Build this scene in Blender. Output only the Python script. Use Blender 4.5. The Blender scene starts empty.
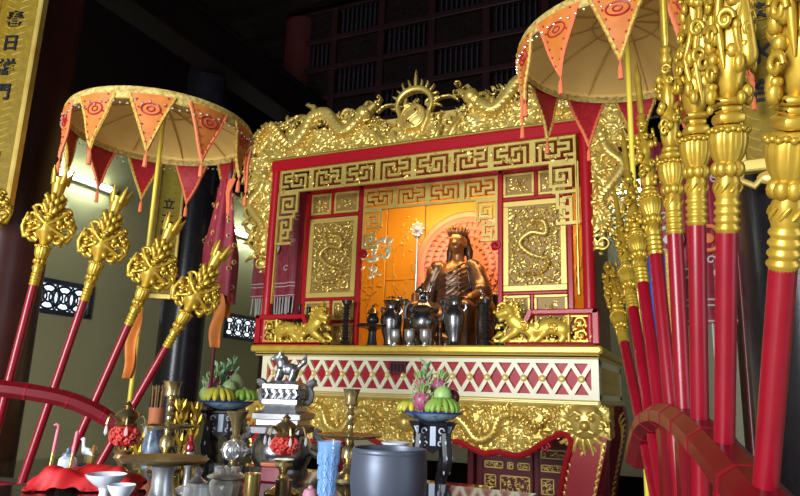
import bpy, math, random
import numpy as np
from mathutils import Vector, Matrix
PI = math.pi
S = bpy.context.scene
C = S.collection

# ------------------------------------------------------------------ camera, world, lights, exposure
cam_d = bpy.data.cameras.new('camera'); cam = bpy.data.objects.new('camera', cam_d); C.objects.link(cam)
cam_d.sensor_width = 36.0; cam_d.lens = 652.0/800.0*36.0; cam_d.clip_start = 0.02
a_, p_, r_ = math.radians(24.6), math.radians(12.5), math.radians(2.0)
Fw = Vector((-math.sin(a_)*math.cos(p_), math.cos(a_)*math.cos(p_), math.sin(p_)))
R0 = Vector((math.cos(a_), math.sin(a_), 0)); U0 = R0.cross(Fw)
Uw = U0*math.cos(r_) - R0*math.sin(r_); Rw = R0*math.cos(r_) + U0*math.sin(r_)
mw = Matrix.Identity(4)
for i in range(3):
    mw[i][0] = Rw[i]; mw[i][1] = Uw[i]; mw[i][2] = -Fw[i]
mw[2][3] = 1.5
cam.matrix_world = mw
S.camera = cam
S.view_settings.view_transform = 'Standard'; S.view_settings.look = 'None'
S.view_settings.gamma = 1.0; S.view_settings.use_curve_mapping = False
S.view_settings.exposure = 0.0

wd = bpy.data.worlds.new('sky'); S.world = wd; wd.use_nodes = True
wd.node_tree.nodes['Background'].inputs[0].default_value = (0.80, 0.90, 1.0, 1)
wd.node_tree.nodes['Background'].inputs[1].default_value = 0.6

def area(name, loc, target, sx, sy, power, col):
    d = bpy.data.lights.new(name, 'AREA'); d.shape = 'RECTANGLE'; d.size = sx; d.size_y = sy
    d.energy = power; d.color = col
    o = bpy.data.objects.new(name, d); C.objects.link(o); o.location = loc
    o.rotation_euler = (Vector(target)-Vector(loc)).to_track_quat('-Z', 'Y').to_euler()
    return o
# the temple's wide front doorway, behind the photographer
area('daylight_doorway', (-2.3, -3.2, 2.3), (-1.9, 4.6, 2.0), 2.2, 2.4, 540, (0.93, 0.97, 1.0))
# side doorway on the right: gives the cool glints on the lacquered columns
area('daylight_side_door', (2.9, 0.6, 2.0), (-0.5, 2.6, 1.6), 1.6, 2.4, 30, (0.75, 0.86, 1.0))
# warm lamps hidden behind the top rail of the shrine, lighting statue and back panels
area('shrine_lamp', (-2.0, 5.12, 3.40), (-2.0, 5.75, 2.55), 1.5, 0.12, 27, (1.0, 0.62, 0.24))

# ------------------------------------------------------------------ materials
def mat(name, col, metal=0.0, rough=0.5, noise=None, nscale=20, bump=0.0, bscale=40, emit=None, estr=0, trans=0, coat=0, ior=None, alpha=1, sheen=0, spec=None):
    m = bpy.data.materials.new(name); m.use_nodes = True
    nt = m.node_tree; b = nt.nodes['Principled BSDF']
    c4 = (*col, 1)
    b.inputs['Base Color'].default_value = c4
    b.inputs['Metallic'].default_value = metal; b.inputs['Roughness'].default_value = rough
    if trans: b.inputs['Transmission Weight'].default_value = trans
    if coat: b.inputs['Coat Weight'].default_value = coat; b.inputs['Coat Roughness'].default_value = 0.08
    if ior: b.inputs['IOR'].default_value = ior
    if sheen: b.inputs['Sheen Weight'].default_value = sheen
    if spec is not None: b.inputs['Specular IOR Level'].default_value = spec
    if alpha < 1: b.inputs['Alpha'].default_value = alpha
    if emit:
        b.inputs['Emission Color'].default_value = (*emit, 1); b.inputs['Emission Strength'].default_value = estr
    tc = None
    if noise or bump:
        tc = nt.nodes.new('ShaderNodeTexCoord')
    if noise:
        n = nt.nodes.new('ShaderNodeTexNoise'); n.inputs['Scale'].default_value = nscale; n.inputs['Detail'].default_value = 4
        nt.links.new(tc.outputs['Object'], n.inputs['Vector'])
        cr = nt.nodes.new('ShaderNodeValToRGB')
        cr.color_ramp.elements[0].position = 0.32; cr.color_ramp.elements[1].position = 0.68
        cr.color_ramp.elements[0].color = (*noise, 1); cr.color_ramp.elements[1].color = c4
        nt.links.new(n.outputs['Fac'], cr.inputs['Fac']); nt.links.new(cr.outputs['Color'], b.inputs['Base Color'])
    if bump:
        n2 = nt.nodes.new('ShaderNodeTexNoise'); n2.inputs['Scale'].default_value = bscale; n2.inputs['Detail'].default_value = 5
        nt.links.new(tc.outputs['Object'], n2.inputs['Vector'])
        bp = nt.nodes.new('ShaderNodeBump'); bp.inputs['Strength'].default_value = bump; bp.inputs['Distance'].default_value = 0.01
        nt.links.new(n2.outputs['Fac'], bp.inputs['Height']); nt.links.new(bp.outputs['Normal'], b.inputs['Normal'])
    return m
def glass_mat(name, col, rough=0.05, alpha=0.35):
    m = bpy.data.materials.new(name); m.use_nodes = True
    nt = m.node_tree; b = nt.nodes['Principled BSDF']; out = nt.nodes['Material Output']
    b.inputs['Base Color'].default_value = (*col, 1); b.inputs['Roughness'].default_value = rough; b.inputs['Alpha'].default_value = alpha
    b.inputs['Specular IOR Level'].default_value = 0.9
    return m

M = {}
M['gold'] = mat('carved gold leaf', (0.80, 0.60, 0.17), 0.55, 0.34, noise=(0.62, 0.41, 0.08), nscale=9)
M['gold_fret'] = mat('dull gold paint', (0.66, 0.50, 0.13), 0.3, 0.42, noise=(0.56, 0.40, 0.09), nscale=14)
M['gold_bright'] = mat('bright gold paint', (0.76, 0.53, 0.07), 0.4, 0.36, noise=(0.64, 0.42, 0.05), nscale=14)
M['gold_head'] = mat('gilded lance wood', (0.56, 0.36, 0.040), 0.55, 0.30, noise=(0.42, 0.25, 0.025), nscale=25)
M['gold_panel'] = mat('panel gold', (0.72, 0.52, 0.13), 0.35, 0.4)
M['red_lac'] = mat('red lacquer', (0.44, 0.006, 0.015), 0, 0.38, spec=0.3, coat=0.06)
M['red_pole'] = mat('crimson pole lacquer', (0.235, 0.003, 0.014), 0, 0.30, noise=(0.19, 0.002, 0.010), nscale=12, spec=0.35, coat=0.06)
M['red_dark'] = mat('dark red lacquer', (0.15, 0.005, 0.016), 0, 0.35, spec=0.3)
M['red_frieze'] = mat('frieze red', (0.42, 0.006, 0.024), 0, 0.42, spec=0.3)
M['cream'] = mat('cream frieze paint', (0.90, 0.84, 0.60), 0.0, 0.4)
M['cream_gold'] = mat('pale gold paint', (0.80, 0.62, 0.22), 0.25, 0.38)
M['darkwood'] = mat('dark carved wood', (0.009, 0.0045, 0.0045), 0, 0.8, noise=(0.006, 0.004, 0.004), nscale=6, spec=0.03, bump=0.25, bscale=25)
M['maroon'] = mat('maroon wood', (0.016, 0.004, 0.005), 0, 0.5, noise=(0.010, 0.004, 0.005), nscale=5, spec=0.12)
M['lattice'] = mat('faded lattice paint', (0.014, 0.014, 0.019), 0, 0.5, spec=0.15)
M['col_l'] = mat('maroon lacquered column', (0.055, 0.012, 0.010), 0, 0.32, noise=(0.035, 0.008, 0.008), nscale=4)
M['col_b'] = mat('black lacquered column', (0.009, 0.008, 0.012), 0, 0.26, noise=(0.014, 0.012, 0.017), nscale=8, spec=0.4, bump=0.05)
M['olive'] = mat('olive wall paint', (0.31, 0.285, 0.145), 0, 0.75, noise=(0.29, 0.265, 0.135), nscale=2)
M['floor'] = mat('pale floor tile', (0.55, 0.50, 0.43), 0, 0.3, noise=(0.48, 0.43, 0.36), nscale=3)
M['glass_top'] = mat('dark table glass', (0.018, 0.014, 0.014), 0, 0.06, spec=0.8)
M['black_lac'] = mat('black lacquer', (0.010, 0.009, 0.014), 0, 0.3, spec=0.35)
M['pearl'] = mat('mother of pearl inlay', (0.62, 0.70, 0.85), 0.1, 0.25)
M['silver'] = mat('silver metal', (0.72, 0.73, 0.75), 0.78, 0.28, noise=(0.50, 0.51, 0.54), nscale=30)
M['pewter'] = mat('dark pewter', (0.36, 0.35, 0.37), 0.95, 0.24, noise=(0.20, 0.19, 0.20), nscale=25)
M['bowl'] = mat('brushed blue steel', (0.085, 0.10, 0.14), 0.4, 0.40)
M['brass'] = mat('polished brass', (0.66, 0.53, 0.27), 0.85, 0.22, noise=(0.46, 0.35, 0.16), nscale=22)
M['brass_dull'] = mat('aged brass', (0.42, 0.32, 0.16), 0.9, 0.3, noise=(0.26, 0.19, 0.09), nscale=22)
M['bronze'] = mat('statue bronze', (0.40, 0.20, 0.085), 0.6, 0.36, noise=(0.26, 0.125, 0.055), nscale=14)
M['bronze_robe'] = mat('robe bronze', (0.22, 0.15, 0.11), 0.8, 0.34, noise=(0.14, 0.08, 0.05), nscale=12)
M['halo'] = mat('rose gold halo', (0.74, 0.27, 0.17), 0.15, 0.45)
M['orange_panel'] = mat('amber back panel', (0.86, 0.44, 0.03), 0.1, 0.45, noise=(0.78, 0.36, 0.025), nscale=3)
M['brown_panel'] = mat('tan wood panel', (0.26, 0.14, 0.05), 0, 0.5, noise=(0.2, 0.1, 0.04), nscale=8)
M['leafgold'] = mat('pale gold leaves', (0.88, 0.76, 0.42), 0.4, 0.35)
M['canopy'] = mat('mustard satin', (0.66, 0.44, 0.13), 0, 0.55, noise=(0.58, 0.37, 0.10), nscale=7)
M['canopy_in'] = mat('canopy lining', (0.95, 0.68, 0.22), 0, 0.7, noise=(0.88, 0.60, 0.18), nscale=6)
M['lace'] = mat('gold lace trim', (0.72, 0.56, 0.17), 0.1, 0.6, noise=(0.34, 0.2, 0.04), nscale=55)
M['orange'] = mat('orange satin', (0.58, 0.175, 0.02), 0, 0.6, noise=(0.48, 0.13, 0.014), nscale=18)
M['orange_trim'] = mat('salmon fringe', (0.70, 0.17, 0.06), 0, 0.7)
M['yellow_trim'] = mat('yellow braid', (0.72, 0.47, 0.08), 0.1, 0.6, noise=(0.35, 0.18, 0.03), nscale=80)
M['velvet'] = mat('red sequin velvet', (0.50, 0.010, 0.026), 0, 0.5, noise=(0.26, 0.006, 0.015), nscale=60)
M['banner'] = mat('maroon embroidered silk', (0.30, 0.014, 0.036), 0, 0.55, noise=(0.20, 0.009, 0.024), nscale=18)
M['emb'] = mat('gold embroidery thread', (0.66, 0.45, 0.13), 0.3, 0.5)
M['pale_emb'] = mat('pale embroidery thread', (0.55, 0.48, 0.48), 0, 0.6)
M['bead'] = mat('silver sequin', (0.8, 0.8, 0.75), 0.8, 0.25)
M['yellow_pole'] = mat('yellow lacquer pole', (0.74, 0.58, 0.06), 0.1, 0.35)
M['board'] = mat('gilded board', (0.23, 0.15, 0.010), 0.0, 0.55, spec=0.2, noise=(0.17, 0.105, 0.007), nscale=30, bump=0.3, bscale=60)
M['ink'] = mat('black lacquer lettering', (0.012, 0.013, 0.02), 0, 0.35)
M['cloth_red'] = mat('red tablecloth', (0.50, 0.004, 0.008), 0, 0.6, noise=(0.40, 0.003, 0.006), nscale=10)
M['porcelain'] = mat('white porcelain', (0.72, 0.76, 0.86), 0, 0.18, coat=0.4)
M['pink_glaze'] = mat('pink glaze', (0.55, 0.25, 0.32), 0, 0.25)
M['bluewhite'] = mat('blue and white porcelain', (0.30, 0.40, 0.52), 0, 0.2, noise=(0.02, 0.04, 0.12), nscale=28)
M['bw_plate'] = mat('blue glazed plate', (0.30, 0.44, 0.55), 0, 0.2, noise=(0.03, 0.06, 0.14), nscale=16, coat=0.4)
M['pinkcandle'] = mat('pink candle wax', (0.70, 0.16, 0.22), 0, 0.5)
M['goldfoil'] = mat('gold foil', (0.80, 0.60, 0.20), 0.85, 0.25)
M['redglass'] = mat('red flowered glass', (0.40, 0.02, 0.02), 0, 0.12)
M['petal'] = mat('salmon relief petals', (0.70, 0.13, 0.10), 0, 0.25, noise=(0.50, 0.03, 0.03), nscale=60)
M['wine'] = mat('wine red glass', (0.22, 0.005, 0.012), 0, 0.08, coat=0.6)
M['crystal'] = glass_mat('cut crystal', (0.85, 0.88, 0.90), 0.05, 0.35)
M['blueglass'] = glass_mat('pale blue cut glass', (0.30, 0.58, 0.98), 0.06, 0.32)
M['tube'] = mat('lit fluorescent tube', (1, 1, 1), 0, 0.5, emit=(0.84, 1.0, 0.88), estr=75)
M['white'] = mat('white enamel', (0.75, 0.77, 0.72), 0, 0.4)
M['pane'] = mat('daylit window pane', (0.8, 0.85, 0.95), 0, 0.4, emit=(0.80, 0.90, 1.0), estr=1.6)
M['winframe'] = mat('navy window grille', (0.012, 0.016, 0.032), 0, 0.4)
M['banana_y'] = mat('yellow banana', (0.66, 0.55, 0.06), 0, 0.4, noise=(0.44, 0.48, 0.06), nscale=14)
M['banana_g'] = mat('green banana', (0.20, 0.40, 0.05), 0, 0.4, noise=(0.30, 0.46, 0.09), nscale=16)
M['dragonfruit'] = mat('dragon fruit skin', (0.50, 0.06, 0.22), 0, 0.4, noise=(0.36, 0.09, 0.17), nscale=20)
M['df_scale'] = mat('dragon fruit scale', (0.28, 0.42, 0.14), 0, 0.5)
M['mango'] = mat('green mango', (0.28, 0.50, 0.14), 0, 0.35, noise=(0.36, 0.54, 0.18), nscale=9)
M['melon'] = mat('pale green melon', (0.36, 0.47, 0.22), 0, 0.45, noise=(0.28, 0.40, 0.17), nscale=12)
M['papaya'] = mat('grey green papaya', (0.27, 0.36, 0.16), 0, 0.45, noise=(0.21, 0.28, 0.12), nscale=9)
M['plum'] = mat('dark purple plum', (0.10, 0.015, 0.03), 0, 0.25)
M['leaf'] = mat('pale green leaf', (0.24, 0.40, 0.20), 0, 0.5, noise=(0.16, 0.30, 0.13), nscale=12)
M['incense'] = mat('incense sticks', (0.36, 0.22, 0.09), 0, 0.8, noise=(0.22, 0.12, 0.05), nscale=60)
M['wrap'] = mat('orange paper wrap', (0.62, 0.20, 0.09), 0, 0.6)
M['navy'] = mat('royal blue cloth', (0.02, 0.04, 0.30), 0, 0.6)
M['flagred'] = mat('dark red flag pole', (0.10, 0.006, 0.012), 0, 0.35)

# ------------------------------------------------------------------ mesh kit
def rotz(a): return Matrix.Rotation(a, 4, 'Z')
def T(x, y, z): return Matrix.Translation((x, y, z))
class MB:
    def __init__(s): s.v = []; s.f = []; s.m = []; s.mi = 0; s.n = 0
    def add(s, V, F, mtx=None):
        V = np.asarray(V, float).reshape(-1, 3)
        if mtx is not None:
            A = np.array(mtx)
            V = V @ A[:3, :3].T + A[:3, 3]
        o = s.n
        s.v.append(V); s.n += len(V)
        s.f.extend([tuple(i+o for i in f) for f in F]); s.m.extend([s.mi]*len(F))
    def box(s, x0, x1, y0, y1, z0, z1, mtx=None):
        V = [(x, y, z) for z in (z0, z1) for y in (y0, y1) for x in (x0, x1)]
        s.add(V, [(0, 2, 3, 1), (4, 5, 7, 6), (0, 1, 5, 4), (2, 6, 7, 3), (0, 4, 6, 2), (1, 3, 7, 5)], mtx)
    def bbox(s, x0, x1, y0, y1, z0, z1, b=0.006, mtx=None):   # box with chamfered long outline
        P = [(x0+b, z0), (x1-b, z0), (x1, z0+b), (x1, z1-b), (x1-b, z1), (x0+b, z1), (x0, z1-b), (x0, z0+b)]
        Pi = [(x0+2*b, z0+b), (x1-2*b, z0+b), (x1-b, z0+2*b), (x1-b, z1-2*b), (x1-2*b, z1-b), (x0+2*b, z1-b), (x0+b, z1-2*b), (x0+b, z0+2*b)]
        V = [(x, y0, z) for x, z in Pi]+[(x, y0+b, z) for x, z in P]+[(x, y1-b, z) for x, z in P]+[(x, y1, z) for x, z in Pi]
        F = []
        for r in range(3):
            for i in range(8):
                j = (i+1) % 8; F.append((r*8+i, r*8+j, r*8+8+j, r*8+8+i))
        F.append(tuple(range(7, -1, -1))); F.append(tuple(range(24, 32)))
        s.add(V, F, mtx)
    def lathe(s, prof, n=24, mtx=None, flute=0, amp=0.0, fz=None, sx=1, sy=1, cap=True):
        V = []; F = []
        k = len(prof)
        for (r, z) in prof:
            for i in range(n):
                a = 2*PI*i/n
                rr = r
                if flute and (fz is None or fz[0] <= z <= fz[1]): rr = r*(1+amp*abs(math.cos(a*flute/2.0)) - amp*0.5)
                V.append((rr*math.cos(a)*sx, rr*math.sin(a)*sy, z))
        for j in range(k-1):
            for i in range(n):
                i2 = (i+1) % n
                F.append((j*n+i, j*n+i2, (j+1)*n+i2, (j+1)*n+i))
        if cap and prof[0][0] > 1e-5: F.append(tuple(range(n-1, -1, -1)))
        if cap and prof[-1][0] > 1e-5: F.append(tuple(range((k-1)*n, k*n)))
        s.add(V, F, mtx)
    def sphere(s, c, r, n=12, mtx=None, sc=(1, 1, 1)):
        m = max(6, n//2+2)
        V = []; F = []
        for j in range(m+1):
            t = PI*j/m
            for i in range(n):
                a = 2*PI*i/n
                V.append((c[0]+r*sc[0]*math.sin(t)*math.cos(a), c[1]+r*sc[1]*math.sin(t)*math.sin(a), c[2]-r*sc[2]*math.cos(t)))
        for j in range(m):
            for i in range(n):
                i2 = (i+1) % n; F.append((j*n+i, j*n+i2, (j+1)*n+i2, (j+1)*n+i))
        s.add(V, F, mtx)
    def tube(s, pts, r, n=8, mtx=None, closed=False, sq=None, up=None):
        P = [np.array(p, float) for p in pts]; k = len(P)
        rad = [r]*k if np.isscalar(r) else list(r)
        V = []; F = []
        def tan(i):
            if closed: t = P[(i+1) % k]-P[(i-1) % k]
            else: t = P[min(i+1, k-1)]-P[max(i-1, 0)]
            l = np.linalg.norm(t); return t/l if l > 1e-9 else np.array([0, 0, 1.])
        t0 = tan(0)
        u = np.array(up, float) if up is not None else (np.array([0, 0, 1.]) if abs(t0[2]) < 0.9 else np.array([1., 0, 0]))
        nrm = u-t0*(u@t0); nrm /= np.linalg.norm(nrm)
        for i in range(k):
            t = tan(i)
            base = np.array(up, float) if up is not None else nrm
            q = base-t*(base@t); l = np.linalg.norm(q)
            nrm = q/l if l > 1e-6 else nrm
            b = np.cross(t, nrm)
            for j in range(n):
                a = 2*PI*j/n + (PI/n if sq else 0)
                ca, sa = math.cos(a), math.sin(a)
                if sq: ca, sa = ca*sq[0], sa*sq[1]
                V.append(P[i]+nrm*ca*rad[i]+b*sa*rad[i])
        kk = k if closed else k-1
        for i in range(kk):
            i2 = (i+1) % k
            for j in range(n):
                j2 = (j+1) % n
                F.append((i*n+j, i*n+j2, i2*n+j2, i2*n+j))
        if not closed:
            F.append(tuple(range(n-1, -1, -1))); F.append(tuple(range((k-1)*n, k*n)))
        s.add(V, F, mtx)
    def prism(s, poly, y0, y1, mtx=None):      # polygon in x,z extruded along y
        n = len(poly)
        V = [(x, y0, z) for x, z in poly]+[(x, y1, z) for x, z in poly]
        F = [tuple(range(n)), tuple(range(2*n-1, n-1, -1))]
        F += [(i, i+n, (i+1) % n+n, (i+1) % n) for i in range(n)]
        s.add(V, F, mtx)
    def grid(s, fn, nu, nv, mtx=None, thick=None):
        V = [fn(i/nu, j/nv) for j in range(nv+1) for i in range(nu+1)]
        F = [(j*(nu+1)+i, j*(nu+1)+i+1, (j+1)*(nu+1)+i+1, (j+1)*(nu+1)+i) for j in range(nv) for i in range(nu)]
        if thick:
            A = np.array(V, float).reshape(nv+1, nu+1, 3)
            du = np.gradient(A, axis=1); dv = np.gradient(A, axis=0)
            N = np.cross(du, dv); N /= (np.linalg.norm(N, axis=2, keepdims=True)+1e-12)
            B = (A+N*thick).reshape(-1, 3); o = len(V)
            V = V+[tuple(b) for b in B]
            F2 = [tuple(i+o for i in f[::-1]) for f in F]
            W = nu+1
            edge = [(i, i+1) for i in range(nu)]+[(i*W+nu, (i+1)*W+nu) for i in range(nv)]+[(nv*W+i+1, nv*W+i) for i in range(nu)]+[((i+1)*W, i*W) for i in range(nv)]
            F = F+F2+[(b, a, a+o, b+o) for a, b in edge]
        s.add(V, F, mtx)
    def build(s, name, mats, parent=None, W=False, smooth=35):
        if not isinstance(mats, (list, tuple)): mats = [mats]
        me = bpy.data.meshes.new(name)
        V = np.concatenate(s.v) if s.v else np.zeros((0, 3))
        me.from_pydata(V.tolist(), [], s.f)
        for m in mats: me.materials.append(m)
        if len(mats) > 1: me.polygons.foreach_set('material_index', s.m)
        if smooth:
            me.polygons.foreach_set('use_smooth', [True]*len(me.polygons))
            me.set_sharp_from_angle(angle=math.radians(smooth))
        me.update()
        o = bpy.data.objects.new(name, me); C.objects.link(o)
        if parent is not None:
            o.parent = parent
            if W: o.matrix_parent_inverse = WM[parent.name].inverted()
        return o
WM = {}
def tag(o, label, cat, group=None, kind=None):
    if label: o['label'] = label
    if cat: o['category'] = cat
    if group: o['group'] = group
    if kind: o['kind'] = kind
    return o
def thing(name, label, cat, loc=(0, 0, 0), rz=0, group=None, mtx=None):
    o = bpy.data.objects.new(name, None); C.objects.link(o); o.empty_display_size = 0.05
    if mtx is None: mtx = T(*loc) @ rotz(rz)
    o.matrix_world = mtx
    l, q, sc = mtx.decompose(); o.location = l; o.rotation_euler = q.to_euler(); o.scale = sc
    WM[o.name] = mtx.copy()
    return tag(o, label, cat, group)
def struct(name, mb, m, **k):
    return tag(mb.build(name, m, **k), None, None, kind='structure')
def copy_thing(root, mtx, label, group=None):
    r = root.copy(); C.objects.link(r)
    l, q, sc = mtx.decompose(); r.location = l; r.rotation_euler = q.to_euler(); r.scale = sc
    r['label'] = label
    if group: r['group'] = group
    def rec(a, b):
        for ch in list(a.children):
            c = ch.copy(); C.objects.link(c); c.parent = b; rec(ch, c)
    rec(root, r)
    return r
def catmull(P, k=8):
    P = [np.array(p, float) for p in P]; out = []
    Q = [2*P[0]-P[1]]+P+[2*P[-1]-P[-2]]
    for i in range(1, len(Q)-2):
        a, b, c, d = Q[i-1:i+3]
        for j in range(k):
            t = j/k
            out.append(0.5*((2*b)+(c-a)*t+(2*a-5*b+4*c-d)*t*t+(3*b-a-3*c+d)*t**3))
    out.append(P[-1])
    return out

# ------------------------------------------------------------------ carved relief: strokes rasterised into a height field, kept as real geometry
class Relief:
    def __init__(s, x0, x1, z0, z1, res, base=None):
        s.x0, s.z0, s.res = x0, z0, res
        s.nx = int(round((x1-x0)/res))+1; s.nz = int(round((z1-z0)/res))+1
        s.H = np.full((s.nz, s.nx), -1.0 if base is None else base)
    def dot(s, x, z, r, k=0.8, off=0.0):
        i0 = max(0, int((x-r-s.x0)/s.res)); i1 = min(s.nx, int((x+r-s.x0)/s.res)+2)
        j0 = max(0, int((z-r-s.z0)/s.res)); j1 = min(s.nz, int((z+r-s.z0)/s.res)+2)
        if i0 >= i1 or j0 >= j1: return
        xs = s.x0+np.arange(i0, i1)*s.res-x; zs = s.z0+np.arange(j0, j1)*s.res-z
        d2 = xs[None, :]**2+zs[:, None]**2
        h = np.where(d2 <= r*r, off+k*np.sqrt(np.maximum(0, r*r-d2)), -1.0)
        np.maximum(s.H[j0:j1, i0:i1], h, out=s.H[j0:j1, i0:i1])
    def stroke(s, P, r, k=0.8, off=0.0):
        n = len(P); rr = [r]*n if np.isscalar(r) else r
        for i in range(n-1):
            a, b = P[i], P[i+1]
            L = math.hypot(b[0]-a[0], b[1]-a[1])
            m = max(1, int(L/max(s.res*0.7, 0.35*min(rr[i], rr[i+1]))))
            for q in range(m):
                t = q/m
                s.dot(a[0]+(b[0]-a[0])*t, a[1]+(b[1]-a[1])*t, rr[i]+(rr[i+1]-rr[i])*t, k, off)
        s.dot(P[-1][0], P[-1][1], rr[-1], k, off)
    def spiral(s, x, z, R, turns, a0, w, sgn=1, k=0.8, off=0.0, tail=0.0):
        P = []; r = []
        n = int(14*turns)
        if tail:
            ex, ez = x+R*math.cos(a0), z+R*math.sin(a0)
            tx, tz = math.sin(a0)*sgn, -math.cos(a0)*sgn
            for q in range(5, 0, -1):
                P.append((ex+tx*tail*q/5 + math.cos(a0)*0.3*tail*(q/5)**2, ez+tz*tail*q/5 + math.sin(a0)*0.3*tail*(q/5)**2)); r.append(w*(0.35+0.6*(1-q/5)))
        for i in range(n+1):
            t = i/n; a = a0+sgn*2*PI*turns*t; q = R*(1-0.86*t)
            P.append((x+q*math.cos(a), z+q*math.sin(a))); r.append(w*(1-0.35*t))
        s.stroke(P, r, k, off); s.dot(x, z, w*1.25, k, off)
    def leaf(s, x, z, ang, L, w, curl=0.5, k=0.7, off=0.0):
        P = []; r = []
        for i in range(9):
            t = i/8; a = ang+curl*t*t
            P.append((x+L*t*math.cos(a), z+L*t*math.sin(a))); r.append(max(0.0015, w*math.sin(PI*min(1, 0.12+0.88*t))**0.8*(1.15-t)))
        s.stroke(P, r, k, off)
    def acanthus(s, x, z, ang, L, w, rng, off=0.0):
        for q in range(5):
            t = q/5; sd = 1 if q % 2 else -1
            px, pz = x+L*t*0.8*math.cos(ang), z+L*t*0.8*math.sin(ang)
            s.leaf(px, pz, ang+sd*0.8, L*0.45*(1-0.4*t), w*0.6, -sd*0.9, 0.8, off)
        s.leaf(x, z, ang, L, w, rng.uniform(-.4, .4), 0.8, off+0.003)
    def dragon(s, pts, R, rng, off=0.01, head=True, spikes=True, flip=1):
        P = catmull(pts, 10); n = len(P)
        rad = [R*(0.35+0.65*min(1, 2.2*(i/n)))*(1 if i < n*0.9 else 0.85) for i in range(n)]
        s.stroke(P, rad, 0.9, off)
        acc = 0
        for i in range(1, n-1):
            t = P[i+1]-P[i-1]; l = np.linalg.norm(t)
            if l < 1e-9: continue
            t /= l; nr = np.array([-t[1], t[0]])*flip
            acc += np.linalg.norm(P[i]-P[i-1])
            if spikes and acc > R*0.75:
                acc = 0
                b = P[i]+nr*rad[i]*0.8
                a = math.atan2(nr[1], nr[0])-0.5*flip
                s.leaf(b[0], b[1], a, R*1.15, R*0.28, -0.5*flip, 0.9, off)
                for q in (-0.45, 0.05, 0.5):
                    c = P[i]+nr*rad[i]*q
                    s.dot(c[0], c[1], R*0.30, 0.7, off+R*0.66)
        for f in (0.30, 0.55, 0.8):
            i = int(n*f); t = P[min(i+1, n-1)]-P[i-1]; t /= (np.linalg.norm(t)+1e-9); nr = np.array([t[1], -t[0]])*flip
            k0 = P[i]; k1 = k0+nr*R*1.5+t*R*0.9; k2 = k1+nr*R*0.9-t*R*0.8
            s.stroke([k0, k1, k2], [R*0.6, R*0.42, R*0.3], 0.9, off)
            for q in (-0.7, 0, 0.7):
                a = math.atan2(nr[1], nr[0])+q
                s.leaf(k2[0], k2[1], a, R*1.0, R*0.2, 0.4, 0.9, off)
        if head:
            e = P[-1]; t = P[-1]-P[-3]; t /= np.linalg.norm(t); nr = np.array([-t[1], t[0]])*flip
            s.dot(e[0], e[1], R*1.25, 0.9, off+0.006)
            s.stroke([e+t*R*0.3+nr*R*0.3, e+t*R*2.1+nr*R*0.55], [R*0.8, R*0.42], 0.9, off+0.004)
            s.stroke([e+t*R*0.3-nr*R*0.5, e+t*R*1.7-nr*R*0.85], [R*0.55, R*0.3], 0.9, off+0.002)
            c = e+t*R*0.5+nr*R*0.85; s.dot(c[0], c[1], R*0.36, 1.0, off+R*1.0)
            for q in range(8):
                a = math.atan2(-t[1], -t[0])+(q-3.5)*0.36
                b = e-t*R*0.4
                s.leaf(b[0], b[1], a, R*rng.uniform(1.9, 3.0), R*0.3, rng.uniform(-.8, .8), 0.9, off)
            c = e+t*R*2.1+nr*R*0.5
            for q in (1, -1):
                s.spiral(c[0]+t[0]*R*0.9, c[1]+t[1]*R*0.9+q*R*0.6, R*0.75, 0.9, math.atan2(-t[1], -t[0]), R*0.16, q, 0.9, off)
    def fill(s, inside, n, rng, size=(0.02, 0.05), off=0.0, leafy=0.5):
        X1 = s.x0+(s.nx-1)*s.res; Z1 = s.z0+(s.nz-1)*s.res
        for _ in range(n):
            x = rng.uniform(s.x0, X1); z = rng.uniform(s.z0, Z1)
            R = rng.uniform(*size)
            if not inside(x, z): continue
            i = int((x-s.x0)/s.res); j = int((z-s.z0)/s.res)
            w = int(R*0.6/s.res)+1
            sub = s.H[max(0, j-w):j+w+1, max(0, i-w):i+w+1]
            if (sub > off+0.002).mean() > 0.45: continue
            if rng.random() < leafy: s.acanthus(x, z, rng.uniform(0, 2*PI), R*2.0, R*0.42, rng, off)
            else: s.spiral(x, z, R, rng.uniform(1.2, 1.7), rng.uniform(0, 2*PI), R*0.24, rng.choice((-1, 1)), 0.9, off, tail=R*1.2)
    def mesh(s, mb, y, thick=0.02, keep=None, mtx=None, depth=1.0):
        H = s.H; ok = H >= 0
        if keep is not None: ok &= keep
        cell = ok[:-1, :-1] & ok[1:, :-1] & ok[:-1, 1:] & ok[1:, 1:]
        nz, nx = H.shape
        used = np.zeros((nz, nx), bool)
        used[:-1, :-1] |= cell; used[1:, :-1] |= cell; used[:-1, 1:] |= cell; used[1:, 1:] |= cell
        idx = -np.ones((nz, nx), int); idx[used] = np.arange(used.sum())
        J, I = np.nonzero(used)
        X = s.x0+I*s.res; Z = s.z0+J*s.res
        V = np.stack([X, y-H[J, I]*depth, Z], 1)
        Bk = np.stack([X, np.full(len(X), y+thick), Z], 1)
        n = len(V)
        j, i = np.nonzero(cell)
        a = idx[j, i]; b = idx[j, i+1]; c = idx[j+1, i+1]; d = idx[j+1, i]
        F = [tuple(q) for q in np.stack([a, b, c, d], 1).tolist()]
        F += [tuple(q) for q in (np.stack([d, c, b, a], 1)+n).tolist()]
        pad = np.zeros((nz+1, nx+1), bool); pad[1:-1, 1:-1] = cell
        def walls(A, B): F.extend([tuple(q) for q in np.stack([B, A, A+n, B+n], 1).tolist()])
        m = cell & ~pad[:-2, 1:-1]; jj, ii = np.nonzero(m); walls(idx[jj, ii], idx[jj, ii+1])
        m = cell & ~pad[2:, 1:-1]; jj, ii = np.nonzero(m); walls(idx[jj+1, ii+1], idx[jj+1, ii])
        m = cell & ~pad[1:-1, :-2]; jj, ii = np.nonzero(m); walls(idx[jj+1, ii], idx[jj, ii])
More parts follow.
